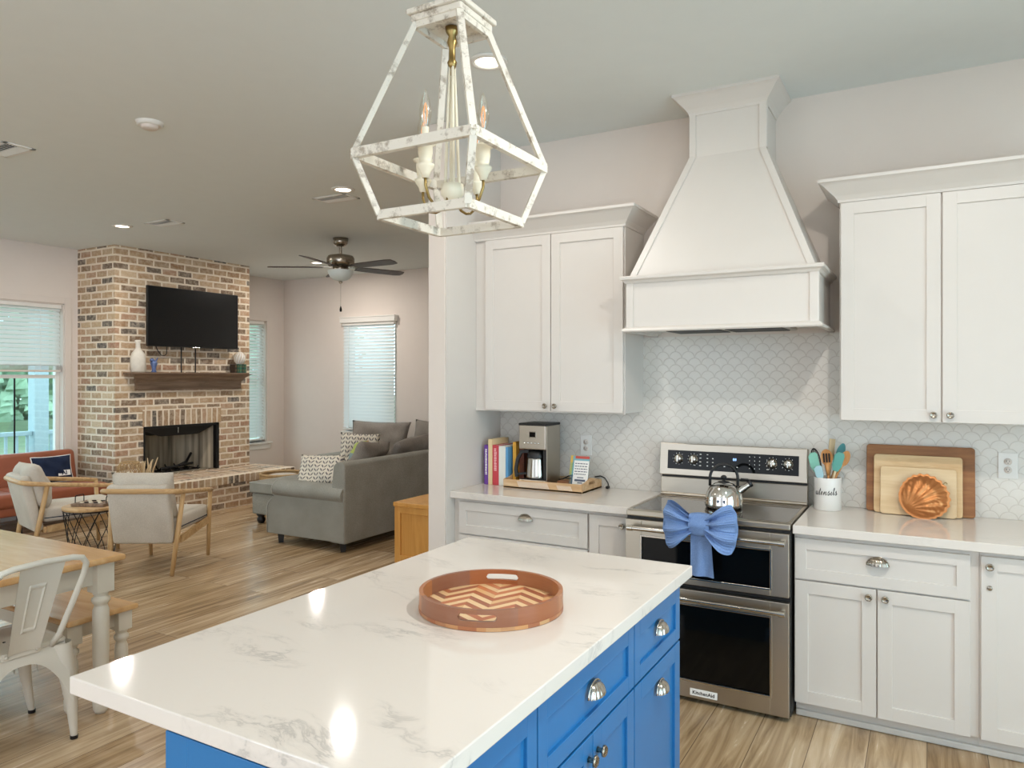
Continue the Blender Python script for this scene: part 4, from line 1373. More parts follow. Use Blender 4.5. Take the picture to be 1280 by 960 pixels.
M['teal'] = plain('teal_silicone', '#5FA79B', .45)
M['tealdk'] = plain('deep_teal_silicone', '#4C8E90', .45)
M['mint'] = plain('mint_silicone', '#86C3AE', .45)
M['spoonwood'] = wood('utensil_wood', '#A86E3B', '#C58B52', '#D8A56B', 'Z', 1.5, .5)
M['ltwood'] = wood('pale_wood', '#B79E78', '#CDB58E', '#DBC7A3', 'Z', 1.2, .55)
def utensil(name, label, cat, foot, tip, kind, hm, bm_, size):
    """foot inside the crock, tip = end of the head"""
    f, e = Vector(foot), Vector(tip)
    ax = (e - f).normalized()
    side = ax.cross(Vector((0, 1, 0))).normalized() * 1
    nrm = side.cross(ax).normalized()
    W = Matrix((( side.x, nrm.x, ax.x, f.x), (side.y, nrm.y, ax.y, f.y), (side.z, nrm.z, ax.z, f.z), (0, 0, 0, 1)))
    L = (e - f).length
    t = thing(name, label, cat, tuple(f))
    w, h = size
    if kind == 'whisk':
        g = G(); g.cyl((0, 0, 0), (0, 0, L - h), .0065, seg=10, M=W); part('handle', g, hm, t)
        g = G()
        for k in range(5):
            b_ = PI * k / 5
            pts = [(w * math.sin(PI * (i / 16) ** 1) * math.cos(b_) * (1 if i <= 8 else 1) * (1 if True else 0), w * math.sin(PI * i / 16) * math.sin(b_), L - h + h * math.sin(PI / 2 * min(1, i / 8)) if i <= 8 else L - h + h * math.sin(PI / 2 * min(1, (16 - i) / 8))) for i in range(17)]
            pts = []
            for i in range(21):
                q = -PI / 2 + PI * i / 20
                pts.append((w * math.sin(q) * (1 - .0) * math.cos(b_) * (0.25 + .75 * math.cos(q) ** .5 if abs(math.cos(q)) > 1e-6 else .25), w * math.sin(q) * math.sin(b_) * (0.25 + .75 * (max(0, math.cos(q))) ** .5), L - h + h * max(0, math.cos(q)) ** .8))
            g.tube(pts, .0014, 5, M=W)
        part('wires', g, bm_, t)
        return t
    g = G(); g.tube([(0, 0, 0), (0, 0, L - h)], [.0055, .0065], 8, M=W); part('handle', g, hm, t)
    g = G()
    if kind == 'spoon':
        def fn(u, v):
            a = 2 * PI * u; r = v
            zz = L - h / 2 + h / 2 * math.sin(a) * r
            return (w / 2 * math.cos(a) * r * (1 - .12 * math.sin(a)), .010 * (1 - r * r) - .004, zz)
        g.grid(fn, 28, 6, W); g.grid(lambda u, v: tuple(Vector(fn(u, v)) + Vector((0, -.004 * (1 - v ** 4) - .001, 0))), 28, 6, W)
        g.tube([(0, .002, L - h - .03), (0, .001, L - h + .015)], [.0065, .012], 8, M=W)
    elif kind == 'slotted':
        def fn(u, v):
            a = 2 * PI * u; r = v
            return (w / 2 * math.cos(a) * r, .008 * (1 - r * r), L - h / 2 + h / 2 * math.sin(a) * r)
        g.grid(fn, 28, 6, W); g.grid(lambda u, v: tuple(Vector(fn(u, v)) + Vector((0, -.005, 0))), 28, 6, W)
        g.tube([(0, .0, L - h - .05), (0, .0, L - h + .015)], [.007, .015], 8, M=W)
    elif kind == 'flat':
        g.box(-w / 2, w / 2, -.003, .003, L - h, L, .0028, W)
    elif kind == 'spatula':
        g.prism([(-w * .25, L - h), (-w * .48, L - h * .72), (-w * .5, L - h * .15), (-w * .34, L), (w * .2, L), (w * .5, L - h * .18), (w * .48, L - h * .72), (w * .25, L - h)], -.004, .004, 'xz', W, .002)
    hd = part('head', g, bm_, t)
    if kind == 'slotted':
        g = G()
        for x in (-w * .22, 0, w * .22): g.box(x - .0035, x + .0035, -.0062, .0095, L - h * .80, L - h * .25, .002, W)
        part('slots', g, M['dark'], hd)
    return t
zc_ = CZ + .012
utensil('spatula', 'mint silicone spatula leaning left in the white crock', 'spatula', (cx - .012, cy - .012, zc_), (-.520, cy - .02, 1.205), 'spatula', M['spoonwood'], M['mint'], (.048, .10))
utensil('whisk', 'dark wire whisk at the left rim of the white crock', 'whisk', (cx + .0, cy + .02, zc_), (-.518, cy + .01, 1.225), 'whisk', M['black'], M['dark'], (.030, .13))
utensil('tongs', 'pale blue tongs head low at the front of the crock', 'tongs', (cx + .004, cy - .036, zc_), (-.490, cy - .052, 1.142), 'spatula', M['steelh'], plain('pale_blue_silicone', '#A7CBD2', .45), (.040, .07))
utensil('slotted_spoon', 'slotted wooden spoon standing in the middle of the crock', 'spoon', (cx + .018, cy - .026, zc_), (-.452, cy - .036, 1.228), 'slotted', M['spoonwood'], M['spoonwood'], (.058, .085))
utensil('wooden_spatula', 'pale square-ended wooden paddle rising highest from the crock', 'spatula', (cx - .01, cy + .042, zc_), (-.430, cy + .056, 1.275), 'flat', M['ltwood'], M['ltwood'], (.030, .11))
utensil('spatula', 'dark teal spoonula at the upper right of the crock', 'spatula', (cx - .03, cy + .03, zc_), (-.375, cy + .04, 1.255), 'spoon', M['spoonwood'], M['tealdk'], (.040, .085))
utensil('spatula', 'teal silicone spatula leaning right at the crock front', 'spatula', (cx - .012, cy - .008, zc_), (-.385, cy - .016, 1.212), 'spatula', M['ltwood'], M['teal'], (.048, .10))
utensil('wooden_spoon', 'plain wooden spoon leaning furthest right from the crock', 'spoon', (cx - .03, cy + .0, zc_), (-.350, cy + .0, 1.220), 'spoon', M['spoonwood'], M['spoonwood'], (.048, .085))

# ---------------------------------------------------------------- cutting boards and copper shell
def m_board(name, a, b_, c):
    return wood(name, a, b_, c, 'X', 1.2, .5, 10)
M['acacia'] = m_board('acacia', '#744A28', '#966237', '#B07C49'); M['maple'] = m_board('maple', '#C7A273', '#D8B88A', '#E3C79C'); M['birch'] = m_board('birch', '#CFAF83', '#DDC096', '#E7CFA9')
def board(name, label, x0, x1, h, y, mat, th=.022, tilt=-7, grip=True):
    Mb = T(0, y, CZ + .003) @ rotm('X', tilt)
    g = G()
    r = .014
    pts = []
    for (cx_, cz_, s0) in ((x1 - r, r, -90), (x1 - r, h - r, 0), (x0 + r, h - r, 90), (x0 + r, r, 180)):
        for k in range(5):
            a = math.radians(s0 + 22.5 * k); pts.append((cx_ + r * math.cos(a), cz_ + r * math.sin(a)))
    g.prism(pts, 0, th, 'xz', Mb, .003)
    return tag(part(name, g, mat), label, 'cutting board')
board('cutting_board', 'largest dark brown cutting board leaning against the tile', -.272, .203, .338, 4.168, M['acacia'], .030)
board('cutting_board', 'middle-sized pale cutting board between the dark and smallest boards', -.236, .150, .292, 4.135, M['maple'], .022)
board('cutting_board', 'smallest pale cutting board right behind the copper shell', -.205, .124, .235, 4.105, M['birch'], .020)
t = thing('copper_mold', 'hammered copper scallop shell mold leaning on the small board', 'shell mold', (-.01, 4.06, CZ))
Ms = T(-.012, 4.078, CZ + .104) @ rotm('X', 90 - 12) @ Matrix.Rotation(math.radians(-50), 4, 'Z')
hinge = Vector((-.085, -.042, 0)) * 1.0
def shell_r(a):   # outline radius from the centre
    far = .5 + .5 * math.sin(a)
    return .105 * (1 + (.006 + .034 * far) * math.cos(a * 22)) * (1 - .06 * (1 - far) * math.cos(2 * a))
M['copper'] = plain('hammered_copper', '#C98550', .40, 0.72, noise=.12, nscale=30)
g = G()
def shf(u, v):
    a = 2 * PI * u; R_ = shell_r(a)
    r = R_ * v
    x, y = r * math.cos(a), r * math.sin(a)
    # ribs fan out from the hinge at local -y
    hx_, hy_ = 0, -.098
    th = math.atan2(x - hx_, y - hy_)
    dist = math.hypot(x - hx_, y - hy_)
    e = max(0, 1 - (v / .9) ** 2.2) if v < .9 else 0
    rib = .0030 * math.cos(th * 24) * min(1, dist / .08) * (1 if v < .86 else 0)
    step = .0022 * math.sin(dist * 95)
    z = .042 * e ** .85 + (rib + step) * min(1, e * 4) - (.000 if v < .9 else 0)
    return (x * 1.08, y, z)
g.grid(shf, 132, 26, Ms)
g.grid(lambda u, v: (shf(u, v)[0] * .99, shf(u, v)[1] * .99, -.004), 132, 4, Ms)
bmesh.ops.remove_doubles(g.bm, verts=list(g.bm.verts), dist=1e-5)
part('shell', g, M['copper'], t)
g = G(); g.tube([Ms @ Vector((.0, .098, -.002)), Ms @ Vector((0, .118, -.004)), Ms @ Vector((.01, .118, -.006))], .002, 6); part('hanging_loop', g, M['brass'], t)

# ---------------------------------------------------------------- outlets
def outlet(x, z, w, h, label, rocker):
    t = thing('wall_outlet', label, 'outlet', (x, WK - .01, z))
    y = WK - .0085
    g = G(); g.box(x - w / 2, x + w / 2, y - .006, y, z - h / 2, z + h / 2, .003); part('cover_plate', g, M['cloth_white'], t)
    if rocker:
        g = G(); g.box(x - w * .24, x + w * .24, y - .009, y - .006, z - h * .33, z + h * .33, .002); part('rocker', g, M['trimw'], t)
        return t
    for s_ in (1, -1):
        g = G(); g.lathe([(0, 0), (.0165, 0), (.0165, .002), (0, .0022)], T(x, y - .006, z + s_ * .020) @ rotm('X', 90), 20); k = part('socket', g, M['casing'], t)
        g = G(); yy = y - .0085
        g.box(x - .007, x - .005, yy - .0004, yy + .001, z + s_ * .020 - .002, z + s_ * .020 + .006); g.box(x + .005, x + .007, yy - .0004, yy + .001, z + s_ * .020 - .002, z + s_ * .020 + .006)
        g.lathe([(0, 0), (.002, 0), (.002, .0006), (0, .0006)], T(x, yy + .0006, z + s_ * .020 - .007) @ rotm('X', 90), 8)
        part('slots', g, M['ink'], k)
    return t
outlet(-1.863, 1.170, .078, .125, 'white wall outlet above the stand of cards', False)
outlet(.338, 1.172, .080, .125, 'white wall outlet right of the cutting boards', False)

# ---------------------------------------------------------------- books beside the wing wall
def book(x0, x1, h, d, mat, label, y=3.985, lines=None, z0=CZ + .0005):
    t = thing('book', label, 'book', ((x0 + x1) / 2, y + d / 2, CZ), group='cookbooks on the counter')
    g = G(); c = .0022
    g.box(x0, x0 + c, y + .002, y + d, z0, z0 + h, .0006); g.box(x1 - c, x1, y + .002, y + d, z0, z0 + h, .0006); g.box(x0, x1, y, y + c + .001, z0, z0 + h, .0012)
    part('cover', g, mat, t)
    g = G(); g.box(x0 + c, x1 - c, y + .004, y + d - .004, z0 + .003, z0 + h - .004); part('pages', g, M['paper'], t)
    if lines:
        g = G(); rr = random.Random(int(x0 * 1000)); z = z0 + h * lines[1]; xm = (x0 + x1) / 2; w = (x1 - x0) * .24
        while z > z0 + h * lines[0]:
            q = rr.uniform(.005, .009); g.box(xm - w, xm + w * rr.uniform(.3, 1), y - .0006, y + .0004, z - q, z); z -= q + .003
        part('spine_lettering', g, lines[2], t)
    return t
def pm(n, c): return plain(n, c, .5)
book(-2.458, -2.428, .250, .19, pm('purple_cover', '#6D3E98'), 'purple book, first from the wall end', lines=(.25, .9, M['paper']))
book(-2.4265, -2.398, .288, .21, pm('cream_cover', '#E9CFA0'), 'tall cream book between the purple and red books', y=3.982)
book(-2.3965, -2.352, .252, .19, pm('red_cover', '#C9434D'), 'red book with pale spine letters', lines=(.35, .92, pm('pink_ink', '#F0B8B8')))
book(-2.3505, -2.302, .248, .19, pm('white_cover', '#E4E3DA'), 'thick white book right of the red book')
book(-2.3005, -2.284, .242, .19, pm('sky_cover', '#5E9CC9'), 'thin blue book between the white and yellow books')
book(-2.270, -2.246,   .262, .185, pm('yellow_cover', '#E2A93E'), 'yellow book standing in the tray beside the coffee maker', y=4.022, z0=CZ + .0125)
book(-2.245, -2.212, .265, .15, plain('brown_cover', '#7A4A3A', .5, noise=.6, nscale=40), 'brown patterned book half hidden by the coffee maker', y=4.06, z0=CZ + .0125)

# ---------------------------------------------------------------- wooden serving tray with coffee maker
M['trayw'] = wood('whitewashed_tray', '#B98F63', '#CDA77C', '#DDBE97', 'X', 1.2, .6)
wx0, wx1, wy0, wy1 = -2.283, -1.752, 3.925, 4.225
t = thing('serving_tray', 'whitewashed wooden serving tray under the coffee maker', 'tray', ((wx0 + wx1) / 2, 4.08, CZ))
g = G(); g.box(wx0, wx1, wy0, wy1, CZ + .0005, CZ + .012, .001); part('bottom', g, M['trayw'], t)
g = G(); g.box(wx0, wx1, wy0, wy0 + .012, CZ + .0005, CZ + .054, .002); part('long_side', g, M['trayw'], t); g = G(); g.box(wx0, wx1, wy1 - .012, wy1, CZ + .0005, CZ + .054, .002); part('long_side', g, M['trayw'], t)
for x in (wx0, wx1 - .012):
    g = G(); z0 = CZ + .0005; ym = (wy0 + wy1) / 2
    ys = [wy0 + .012 + (wy1 - wy0 - .024) * i / 24 for i in range(25)]
    topz = lambda y: z0 + .054 + .022 * math.exp(-((y - ym) / .07) ** 2)
    g.box(x, x + .012, wy0 + .012, wy1 - .012, z0, z0 + .038)
    g.prism([(wy0 + .012, z0 + .038)] + [(ym - .045, z0 + .038), (ym - .045, z0 + .058)] + [(y, topz(y)) for y in ys if y < ym - .045][::-1] + [(wy0 + .012, z0 + .054)], x, x + .012, 'yz')
    g.prism([(wy1 - .012, z0 + .038), (ym + .045, z0 + .038), (ym + .045, z0 + .058)] + [(y, topz(y)) for y in ys if y > ym + .045] + [(wy1 - .012, z0 + .054)], x, x + .012, 'yz')
    g.prism([(ym - .045, z0 + .058), (ym + .045, z0 + .058)] + [(y, topz(y)) for y in ys if abs(y - ym) <= .046][::-1], x, x + .012, 'yz')
    part('handle_side', g, M['trayw'], t)
g = G()
for k in range(22):
    x = wx0 + .115 + k * .0095
    g.prism([(x, CZ + .012), (x + .0028, CZ + .012), (x - .0152, CZ + .046), (x - .018, CZ + .046)], wy0 - .0012, wy0, 'xz')
part('painted_stripes', g, M['paper'], t); g = G()
for k in range(10):
    x = wx0 + .38 + k * .0095
    g.prism([(x, CZ + .014), (x + .0028, CZ + .014), (x - .0112, CZ + .040), (x - .014, CZ + .040)], wy0 - .0012, wy0, 'xz')
part('painted_stripes', g, M['paper'], t)

zt_ = CZ + .0125
t = thing('coffee_maker', 'steel and black drip coffee maker with thermal carafe', 'coffee maker', (-2.10, 4.08, zt_))
x0, x1, y0, y1 = -2.195, -2.010, 3.965, 4.165
g = G(); g.box(x0, x1, y0, y1, zt_, zt_ + .042, .006); part('base', g, M['steel'], t)
g = G(); g.box(x0, x1, 4.085, y1, zt_ + .04, zt_ + .235, .004); g.box(x1 - .028, x1, y0 + .02, 4.09, zt_ + .04, zt_ + .235, .003); part('column', g, M['black'], t)
g = G(); g.box(x1 - .001, x1 + .003, y0 + .012, y1 - .006, zt_ + .004, zt_ + .372, .0012); part('side_panel', g, M['steel'], t)
g = G(); g.box(x0, x1, y0, y1, zt_ + .228, zt_ + .376, .006); hd = part('head', g, M['steel'], t)
g = G(); g.box(x0 - .002, x1 + .003, y0 - .002, y1 + .002, zt_ + .372, zt_ + .388, .005); part('lid', g, M['black'], t)
g = G(); g.box(x0 + .070, x0 + .122, y0 - .002, y0 + .002, zt_ + .298, zt_ + .340, .0008); part('display_bezel', g, M['steelh'], hd)
g = G(); g.box(x0 + .076, x0 + .116, y0 - .0032, y0, zt_ + .304, zt_ + .334, .0005); part('display', g, M['blackglass'], hd)
for k in range(5):
    g = G(); g.lathe([(0, 0), (.0075, 0), (.0075, .003), (.005, .005), (0, .005)], T(x0 + .040 + k * .024, y0 - .0005, zt_ + .266) @ rotm('X', 90), 14); part('button', g, M['chrome'], hd)
Cf = T(x0 + .092, 4.020, zt_ + .043) @ Matrix.Diagonal((1.13, 1.0, 1.06, 1))
g = G(); g.lathe([(0, 0), (.056, 0), (.058, .006), (.057, .02), (.050, .115), (.046, .128), (0, .128)], Cf, 32); cf = part('carafe', g, M['steelh'], t)
g = G(); g.lathe([(.058, .000), (.060, .003), (.058, .010)], Cf, 32); part('carafe_foot', g, M['black'], cf)
g = G(); g.lathe([(.050, .122), (.050, .140), (.042, .160), (.03, .168), (0, .170)], Cf, 28); part('carafe_lid', g, M['black'], cf)
g = G(); g.tube([(-.045, 0, .158), (-.085, -.01, .155), (-.108, -.014, .11), (-.118, -.016, .05), (-.112, -.016, .006)], .0, 8, M=Cf, rect=(.012, .009)); g.tube([(-.05, 0, .03), (-.110, -.015, .022)], 0, 8, M=Cf, rect=(.008, .006)); part('carafe_handle', g, M['black'], cf)
g = G(); pts = [(x1 + .004, 4.14, zt_ + .03), (-1.985, 4.15, CZ + .045), (-1.93, 4.17, CZ + .075), (-1.90, 4.165, CZ + .065), (-1.94, 4.15, CZ + .07), (-1.97, 4.14, CZ + .055), (-1.94, 4.155, CZ + .05), (-1.89, 4.18, CZ + .06)]
g.tube(pts, .0035, 8); part('coiled_cord', g, M['black'], t)
g = G(); pts = [(-1.80, 4.230, CZ + .062), (-1.765, 4.233, CZ + .070), (-1.735, 4.232, CZ + .060), (-1.712, 4.228, CZ + .03), (-1.705, 4.22, CZ + .008), (-1.70, 4.20, CZ + .006)]
g.tube(pts, .0035, 8); g.box(-1.712, -1.694, 4.185, 4.215, CZ + .001, CZ + .016, .003); tag(part('power_cord', g, M['black']), 'black power cord hanging over the back of the serving tray', 'cord')
g = G(); g.prism([(-1.975, zt_), (-1.905, zt_), (-1.90, zt_ + .028), (-1.975, zt_ + .036)], 4.05, 4.12, 'xz', b=.003); tag(part('coffee_filter_pack', g, plain('brown_paper', '#8A5A3A', .7)), 'small brown packet on the tray beside the coffee maker', 'packet')

# stand with cards
t = thing('card_stand', 'clear stand with white text card and colourful leaflets on the serving tray', 'card stand', (-1.80, 4.03, zt_))
def lean(y, z, deg=-14): return T(0, y, z) @ rotm('X', deg)
zc0 = zt_ + .0005
L1 = T(-1.834, 4.035, zc0 + .004) @ rotm('X', -14) @ Matrix.Diagonal((1.25, 1, 1.28, 1)) @ T(1.822, 0, 0)
g = G(); g.box(-1.868, -1.774, -.001, .001, 0, .165, 0, L1); g.box(-1.868, -1.774, -.055, .030, -.006, -.003); 
g2 = G(); g2.box(-1.868, -1.774, -.0012, .0012, -.003, .118, .0004, L1); g2.box(-1.880, -1.768, 3.985, 4.05, zc0, zc0 + .003, .0006); part('holder', g2, M['pane'], t)
g.bm.free()
g = G(); g.box(-1.848, -1.770, -.0036, -.0016, .002, .128, 0, L1); cd = part('text_card', g, M['paper'], t)
g = G()
rr = random.Random(11)
for k in range(5):
    z = .112 - k * .0125
    x = -1.842
    while x < -1.780:
        w = rr.uniform(.006, .014); g.box(x, min(x + w, -1.776), -.0041, -.0037, z, z + .004, 0, L1); x += w + .003
g.box(-1.826, -1.792, -.0041, -.0037, .046, .050, 0, L1); g.box(-1.838, -1.782, -.0041, -.0037, .030, .040, 0, L1); g.box(-1.822, -1.796, -.0041, -.0037, .021, .026, 0, L1)
part('printed_lines', g, pm('grey_ink', '#5A6070'), cd)
g = G(); g.box(-1.858, -1.771, .003, .0045, .002, .150, 0, L1); lf = part('leaflet', g, pm('teal_paper', '#7FB6BE'), t)
g = G(); g.box(-1.846, -1.772, .0022, .0030, .138, .150, 0, L1); part('red_banner', g, pm('red_paper', '#D0594E'), lf)
g = G(); g.box(-1.783, -1.7715, .0022, .0030, .085, .125, 0, L1); g.box(-1.8575, -1.849, .0022, .0030, .008, .06, 0, L1); part('navy_block', g, pm('navy_paper', '#2C5673'), lf)
g = G(); g.box(-1.872, -1.845, .006, .0075, .06, .152, 0, L1); part('leaflet', g, pm('yellow_paper', '#E0BB5A'), t)

# ---------------------------------------------------------------- fireplace
FX, FY0, FY1 = -8.12, 5.09, 7.01
OY0, OY1, OZ0, OZ1 = 5.440, 6.512, .400, 1.000
t = thing('fireplace', 'tumbled brick fireplace rising to the ceiling with raised hearth', 'fireplace', (-8.3, 6.05, 0))
xb = WL + .0005
g = G()
g.box(xb, FX, FY0, OY0, 0.0005, CEIL - .0005); g.box(xb, FX, OY1, FY1, 0.0005, CEIL - .0005)
g.box(xb, FX, OY0, OY1, OZ1, CEIL - .0005); g.box(xb, FX, OY0, OY1, 0.0005, OZ0 - .008)
part('chimney_breast', g, M['brick'], t)
g = G(); g.box(FX - .01, FX + .006, OY0 - .01, OY1 + .03, OZ1 + .001, OZ1 + .205, .003); part('soldier_course', g, M['soldier'], t)
g = G(); g.box(FX + .0005, -7.385, 4.97, 7.12, .0005, .298); part('hearth', g, M['brick'], t)
M['rowlock'] = m_brick('rowlock_brick', 0.083, 0.40, False)
g = G(); g.box(-7.50, -7.375, 4.96, 7.13, .298, .392, .004); part('hearth_edge', g, M['rowlock'], t)
g = G(); g.box(FX + .0005, -7.50, 4.96, 7.13, .298, .391); part('hearth_top', g, M['bricktop'], t)
# firebox
def m_refractory():
    m, nt, b = newmat('refractory_panel')
    b.inputs['Roughness'].default_value = .95
    p = pos(nt); mp = N(nt, 'ShaderNodeMapping'); mp.inputs['Scale'].default_value = (9, 9, .5); nt.links.new(p, mp.inputs[0])
    n = N(nt, 'ShaderNodeTexNoise', i_Scale=1.5, i_Detail=4.0); nt.links.new(mp.outputs[0], n.inputs['Vector'])
    nt.links.new(ramp(nt, n.outputs[0], [(.32, '#6E6557'), (.5, '#A89C88'), (.62, '#C4B79F'), (.75, '#D2C5AD')]), b.inputs['Base Color'])
    return m
M['refr'] = m_refractory()
g = G(); x1 = FX - .06; x2 = -8.70
ya, yb_ = OY0 + .03, OY1 - .03
g._add([(x1, ya, OZ0), (x2, ya + .18, OZ0), (x2, yb_ - .18, OZ0), (x1, yb_, OZ0), (x1, ya, OZ1), (x2, ya + .18, OZ1), (x2, yb_ - .18, OZ1), (x1, yb_, OZ1)],
       [[0, 1, 5, 4], [1, 2, 6, 5], [2, 3, 7, 6], [0, 3, 2, 1]])
fb_ = part('firebox', g, M['refr'], t)
g = G(); w = .045
g.box(FX - .06, FX + .004, OY0, OY0 + w * .5, OZ0, OZ1, .003); g.box(FX - .06, FX + .004, OY1 - w, OY1, OZ0, OZ1, .003); g.box(FX - .06, FX + .004, OY0, OY1, OZ1 - .03, OZ1, .003)
part('black_surround', g, M['black'], fb_)
g = G()
def hood(u, v):
    y = ya + (yb_ - ya) * u
    zlow = .865 + .10 * max(0, abs(u - .5) * 2 - .55) / .45 * 1.0
    return (FX - .05 - .25 * v, y, (OZ1 - .02) * (1 - v) + zlow * v)
g.grid(hood, 24, 6); g.grid(lambda u, v: (FX - .05 - .02 * v, hood(u, 1)[1], (OZ1 - .02) * (1 - v) + hood(u, 1)[2] * v), 24, 3)
part('smoke_hood', g, M['black'], fb_)
g = G(); g.cyl((FX - .03, 5.93, .90), (FX - .03, 5.93, .97), .006, seg=8); part('damper_handle', g, M['nickel'], fb_)
t = thing('fire_grate', 'black iron fire grate with gas log burner inside the firebox', 'fire grate', (-8.35, 6.0, OZ0))
g = G()
for k in range(6):
    y = 5.62 + k * .13; g.tube([(-8.22, y, .455), (-8.24, y, .42), (-8.48, y + .0, .42), (-8.53, y, .47)], .009, 6)
g.tube([(-8.26, 5.58, .413), (-8.26, 6.32, .413)], .009, 6); g.tube([(-8.46, 5.58, .413), (-8.46, 6.32, .413)], .009, 6)
for y in (5.60, 6.30):
    for x in (-8.26, -8.46): g.tube([(x, y, .413), (x, y, .4005)], .008, 6)
part('grate_bars', g, M['dark'], t)
g = G(); g.tube([(-8.24, 5.75, .46), (-8.30, 6.02, .462), (-8.36, 6.20, .50), (-8.40, 6.30, .60)], .017, 8); g.tube([(-8.30, 6.05, .465), (-8.40, 6.32, .47)], .015, 8); g.tube([(-8.25, 5.58, .44), (-8.28, 5.60, .53)], .012, 8)
part('log', g, M['dark'], t)
# mantel
t = thing('mantel_shelf', 'weathered dark wood mantel shelf on the brick', 'mantel shelf', (-8.03, 6.0, 1.44))
mxf = -7.955
g = G(); g.box(FX + .0015, mxf, 5.185, 6.865, 1.632, 1.650, .003); part('top_board', g, M['mantel'], t)
g = G()
s0 = [(FX + .0015, 1.54), (FX + .047, 1.54), (FX + .055, 1.550), (FX + .085, 1.590), (FX + .125, 1.618), (mxf - .008, 1.632), (FX + .0015, 1.632)]
vs_ = []
for (yy, sg) in ((5.32, -1), (6.84, 1)):
    for x, z in s0:
        o = max(0, (x - (FX + .045))) * (0.9 if x > FX + .046 else 0)
        vs_.append((x, yy + sg * o, z))
n_ = len(s0)
g._add(vs_, [[k, (k + 1) % n_, n_ + (k + 1) % n_, n_ + k] for k in range(n_)] + [list(range(n_)), list(range(n_, 2 * n_))]); part('cove', g, M['mantel'], t)
g = G(); g.box(FX + .0015, FX + .045, 5.325, 6.835, 1.435, 1.545, .004); part('lower_board', g, M['mantel'], t)

# tv
t = thing('television', 'large black flat screen television on the brick chimney', 'television', (-8.06, 6.065, 1.961))
g = G(); g.box(-8.035, -8.0, 5.412, 6.720, 1.962, 2.683, .006); part('housing', g, M['black'], t)
M['screen'] = plain('tv_screen', '#0D1012', .22)
g = G(); g.box(-8.0005, -7.9985, 5.420, 6.712, 1.975, 2.676); part('screen', g, M['screen'], t)
g = G(); g.box(FX + .001, -8.035, 5.75, 6.35, 2.15, 2.50, .004); part('wall_mount', g, M['black'], t)
g = G(); g.box(-8.02, -7.997, 6.02, 6.12, 1.952, 1.966, .002); part('sensor_bar', g, M['steelh'], t)
def cable(pts, r, label): 
    g = G(); g.tube(pts, r, 8); tag(part('cable', g, M['black']), label, 'cable')
cable([(-8.07, 5.915, 1.97), (-8.07, 5.913, 1.85), (-8.072, 5.915, 1.72), (-8.07, 5.915, 1.66), (-8.07, 5.915, 1.652)], .008, 'black cable hanging below the television, left of the two straight ones')
cable([(-8.07, 6.115, 1.97), (-8.07, 6.117, 1.80), (-8.07, 6.115, 1.70), (-8.07, 6.115, 1.652)], .008, 'black cable hanging below the television, right of the two straight ones')
cable([(-8.085, 5.575, 1.975), (-8.085, 5.60, 1.92), (-8.085, 5.65, 1.86), (-8.085, 5.69, 1.855), (-8.085, 5.72, 1.875), (-8.085, 5.728, 1.97)], .005, 'thin black cable looping under the left of the television')
# mantel ornaments
MZ = 1.6505
t = thing('bottle_vase', 'tall white bottle vase on the left of the mantel', 'vase', (-8.03, 5.312, MZ))
g = G(); g.lathe([(0, 0), (.070, 0), (.078, .01), (.083, .10), (.082, .17), (.070, .22), (.040, .262), (.027, .285), (.025, .335), (.033, .350), (.033, .375), (.026, .378), (.022, .36), (.020, .30), (0, .29)], T(-8.03, 5.312, MZ), 32)
part('body', g, plain('chalk_white_glaze', '#DAD3C6', .7, noise=.12, nscale=25), t)
t = thing('figurine', 'small blue and white figurine beside the white bottle vase', 'figurine', (-8.03, 5.50, MZ))
M['bluewhite'] = plain('blue_white_glaze', '#5C6F9C', .3, noise=.7, nscale=45)
g = G(); g.lathe([(0, 0), (.028, 0), (.030, .01), (.022, .03), (.026, .06), (.040, .11), (.034, .13), (.022, .14), (0, .142)], T(-8.03, 5.515, MZ), 20); part('body', g, M['bluewhite'], t)
g = G(); g.sphere((-8.028, 5.492, MZ + .145), .026, seg=16, sc=(1, 1.1, .95)); g.cyl((-8.01, 5.475, MZ + .14), (-8.0, 5.455, MZ + .150), .012, .004, 10); part('head', g, M['bluewhite'], t)
g = G(); g.cyl((-8.028, 5.53, MZ + .12), (-8.02, 5.560, MZ + .175), .012, .006, 10); part('tail', g, M['bluewhite'], t)
for k, (dy, mat, lab) in enumerate(((6.660, '#3A2A1E', 'dark brown book closest to the mantel middle in the small row'), (6.700, '#24503F', 'dark green book second in the row on the mantel'), (6.738, '#2F6B55', 'green book in the centre of the row on the mantel'), (6.776, '#23463C', 'deep green book fourth in the row on the mantel'), (6.814, '#2E6250', 'green book at the far end of the row on the mantel'))):
    tb = thing('book', lab, 'book', (-8.03, dy, MZ), group='old books on the mantel')
    g = G(); h = .115; g.box(-8.09, -7.99, dy, dy + .036, MZ + .0003, MZ + h, .004); part('cover', g, plain('old_cover%d' % k, mat, .6), tb)
    g = G(); 
    for z in (.022, .04, .075, .092): g.box(-7.9905, -7.989, dy + .004, dy + .032, MZ + z, MZ + z + .005)
    part('gilt_bands', g, M['brass'], tb)
    g = G(); g.box(-8.087, -8.0, dy + .003, dy + .033, MZ + h - .001, MZ + h + .0006); part('pages', g, M['paper'], tb)
t = thing('ornament', 'white woven ornament ball with small topknot on the mantel books', 'ornament', (-8.04, 6.79, MZ + .1157))
g = G(); g.lathe([(0, 0), (.04, .002), (.068, .03), (.080, .075), (.072, .12), (.045, .152), (.02, .163), (0, .165)], T(-8.027, 6.77, MZ + .1165), 28); part('body', g, M['cloth_white'], t)
g = G()
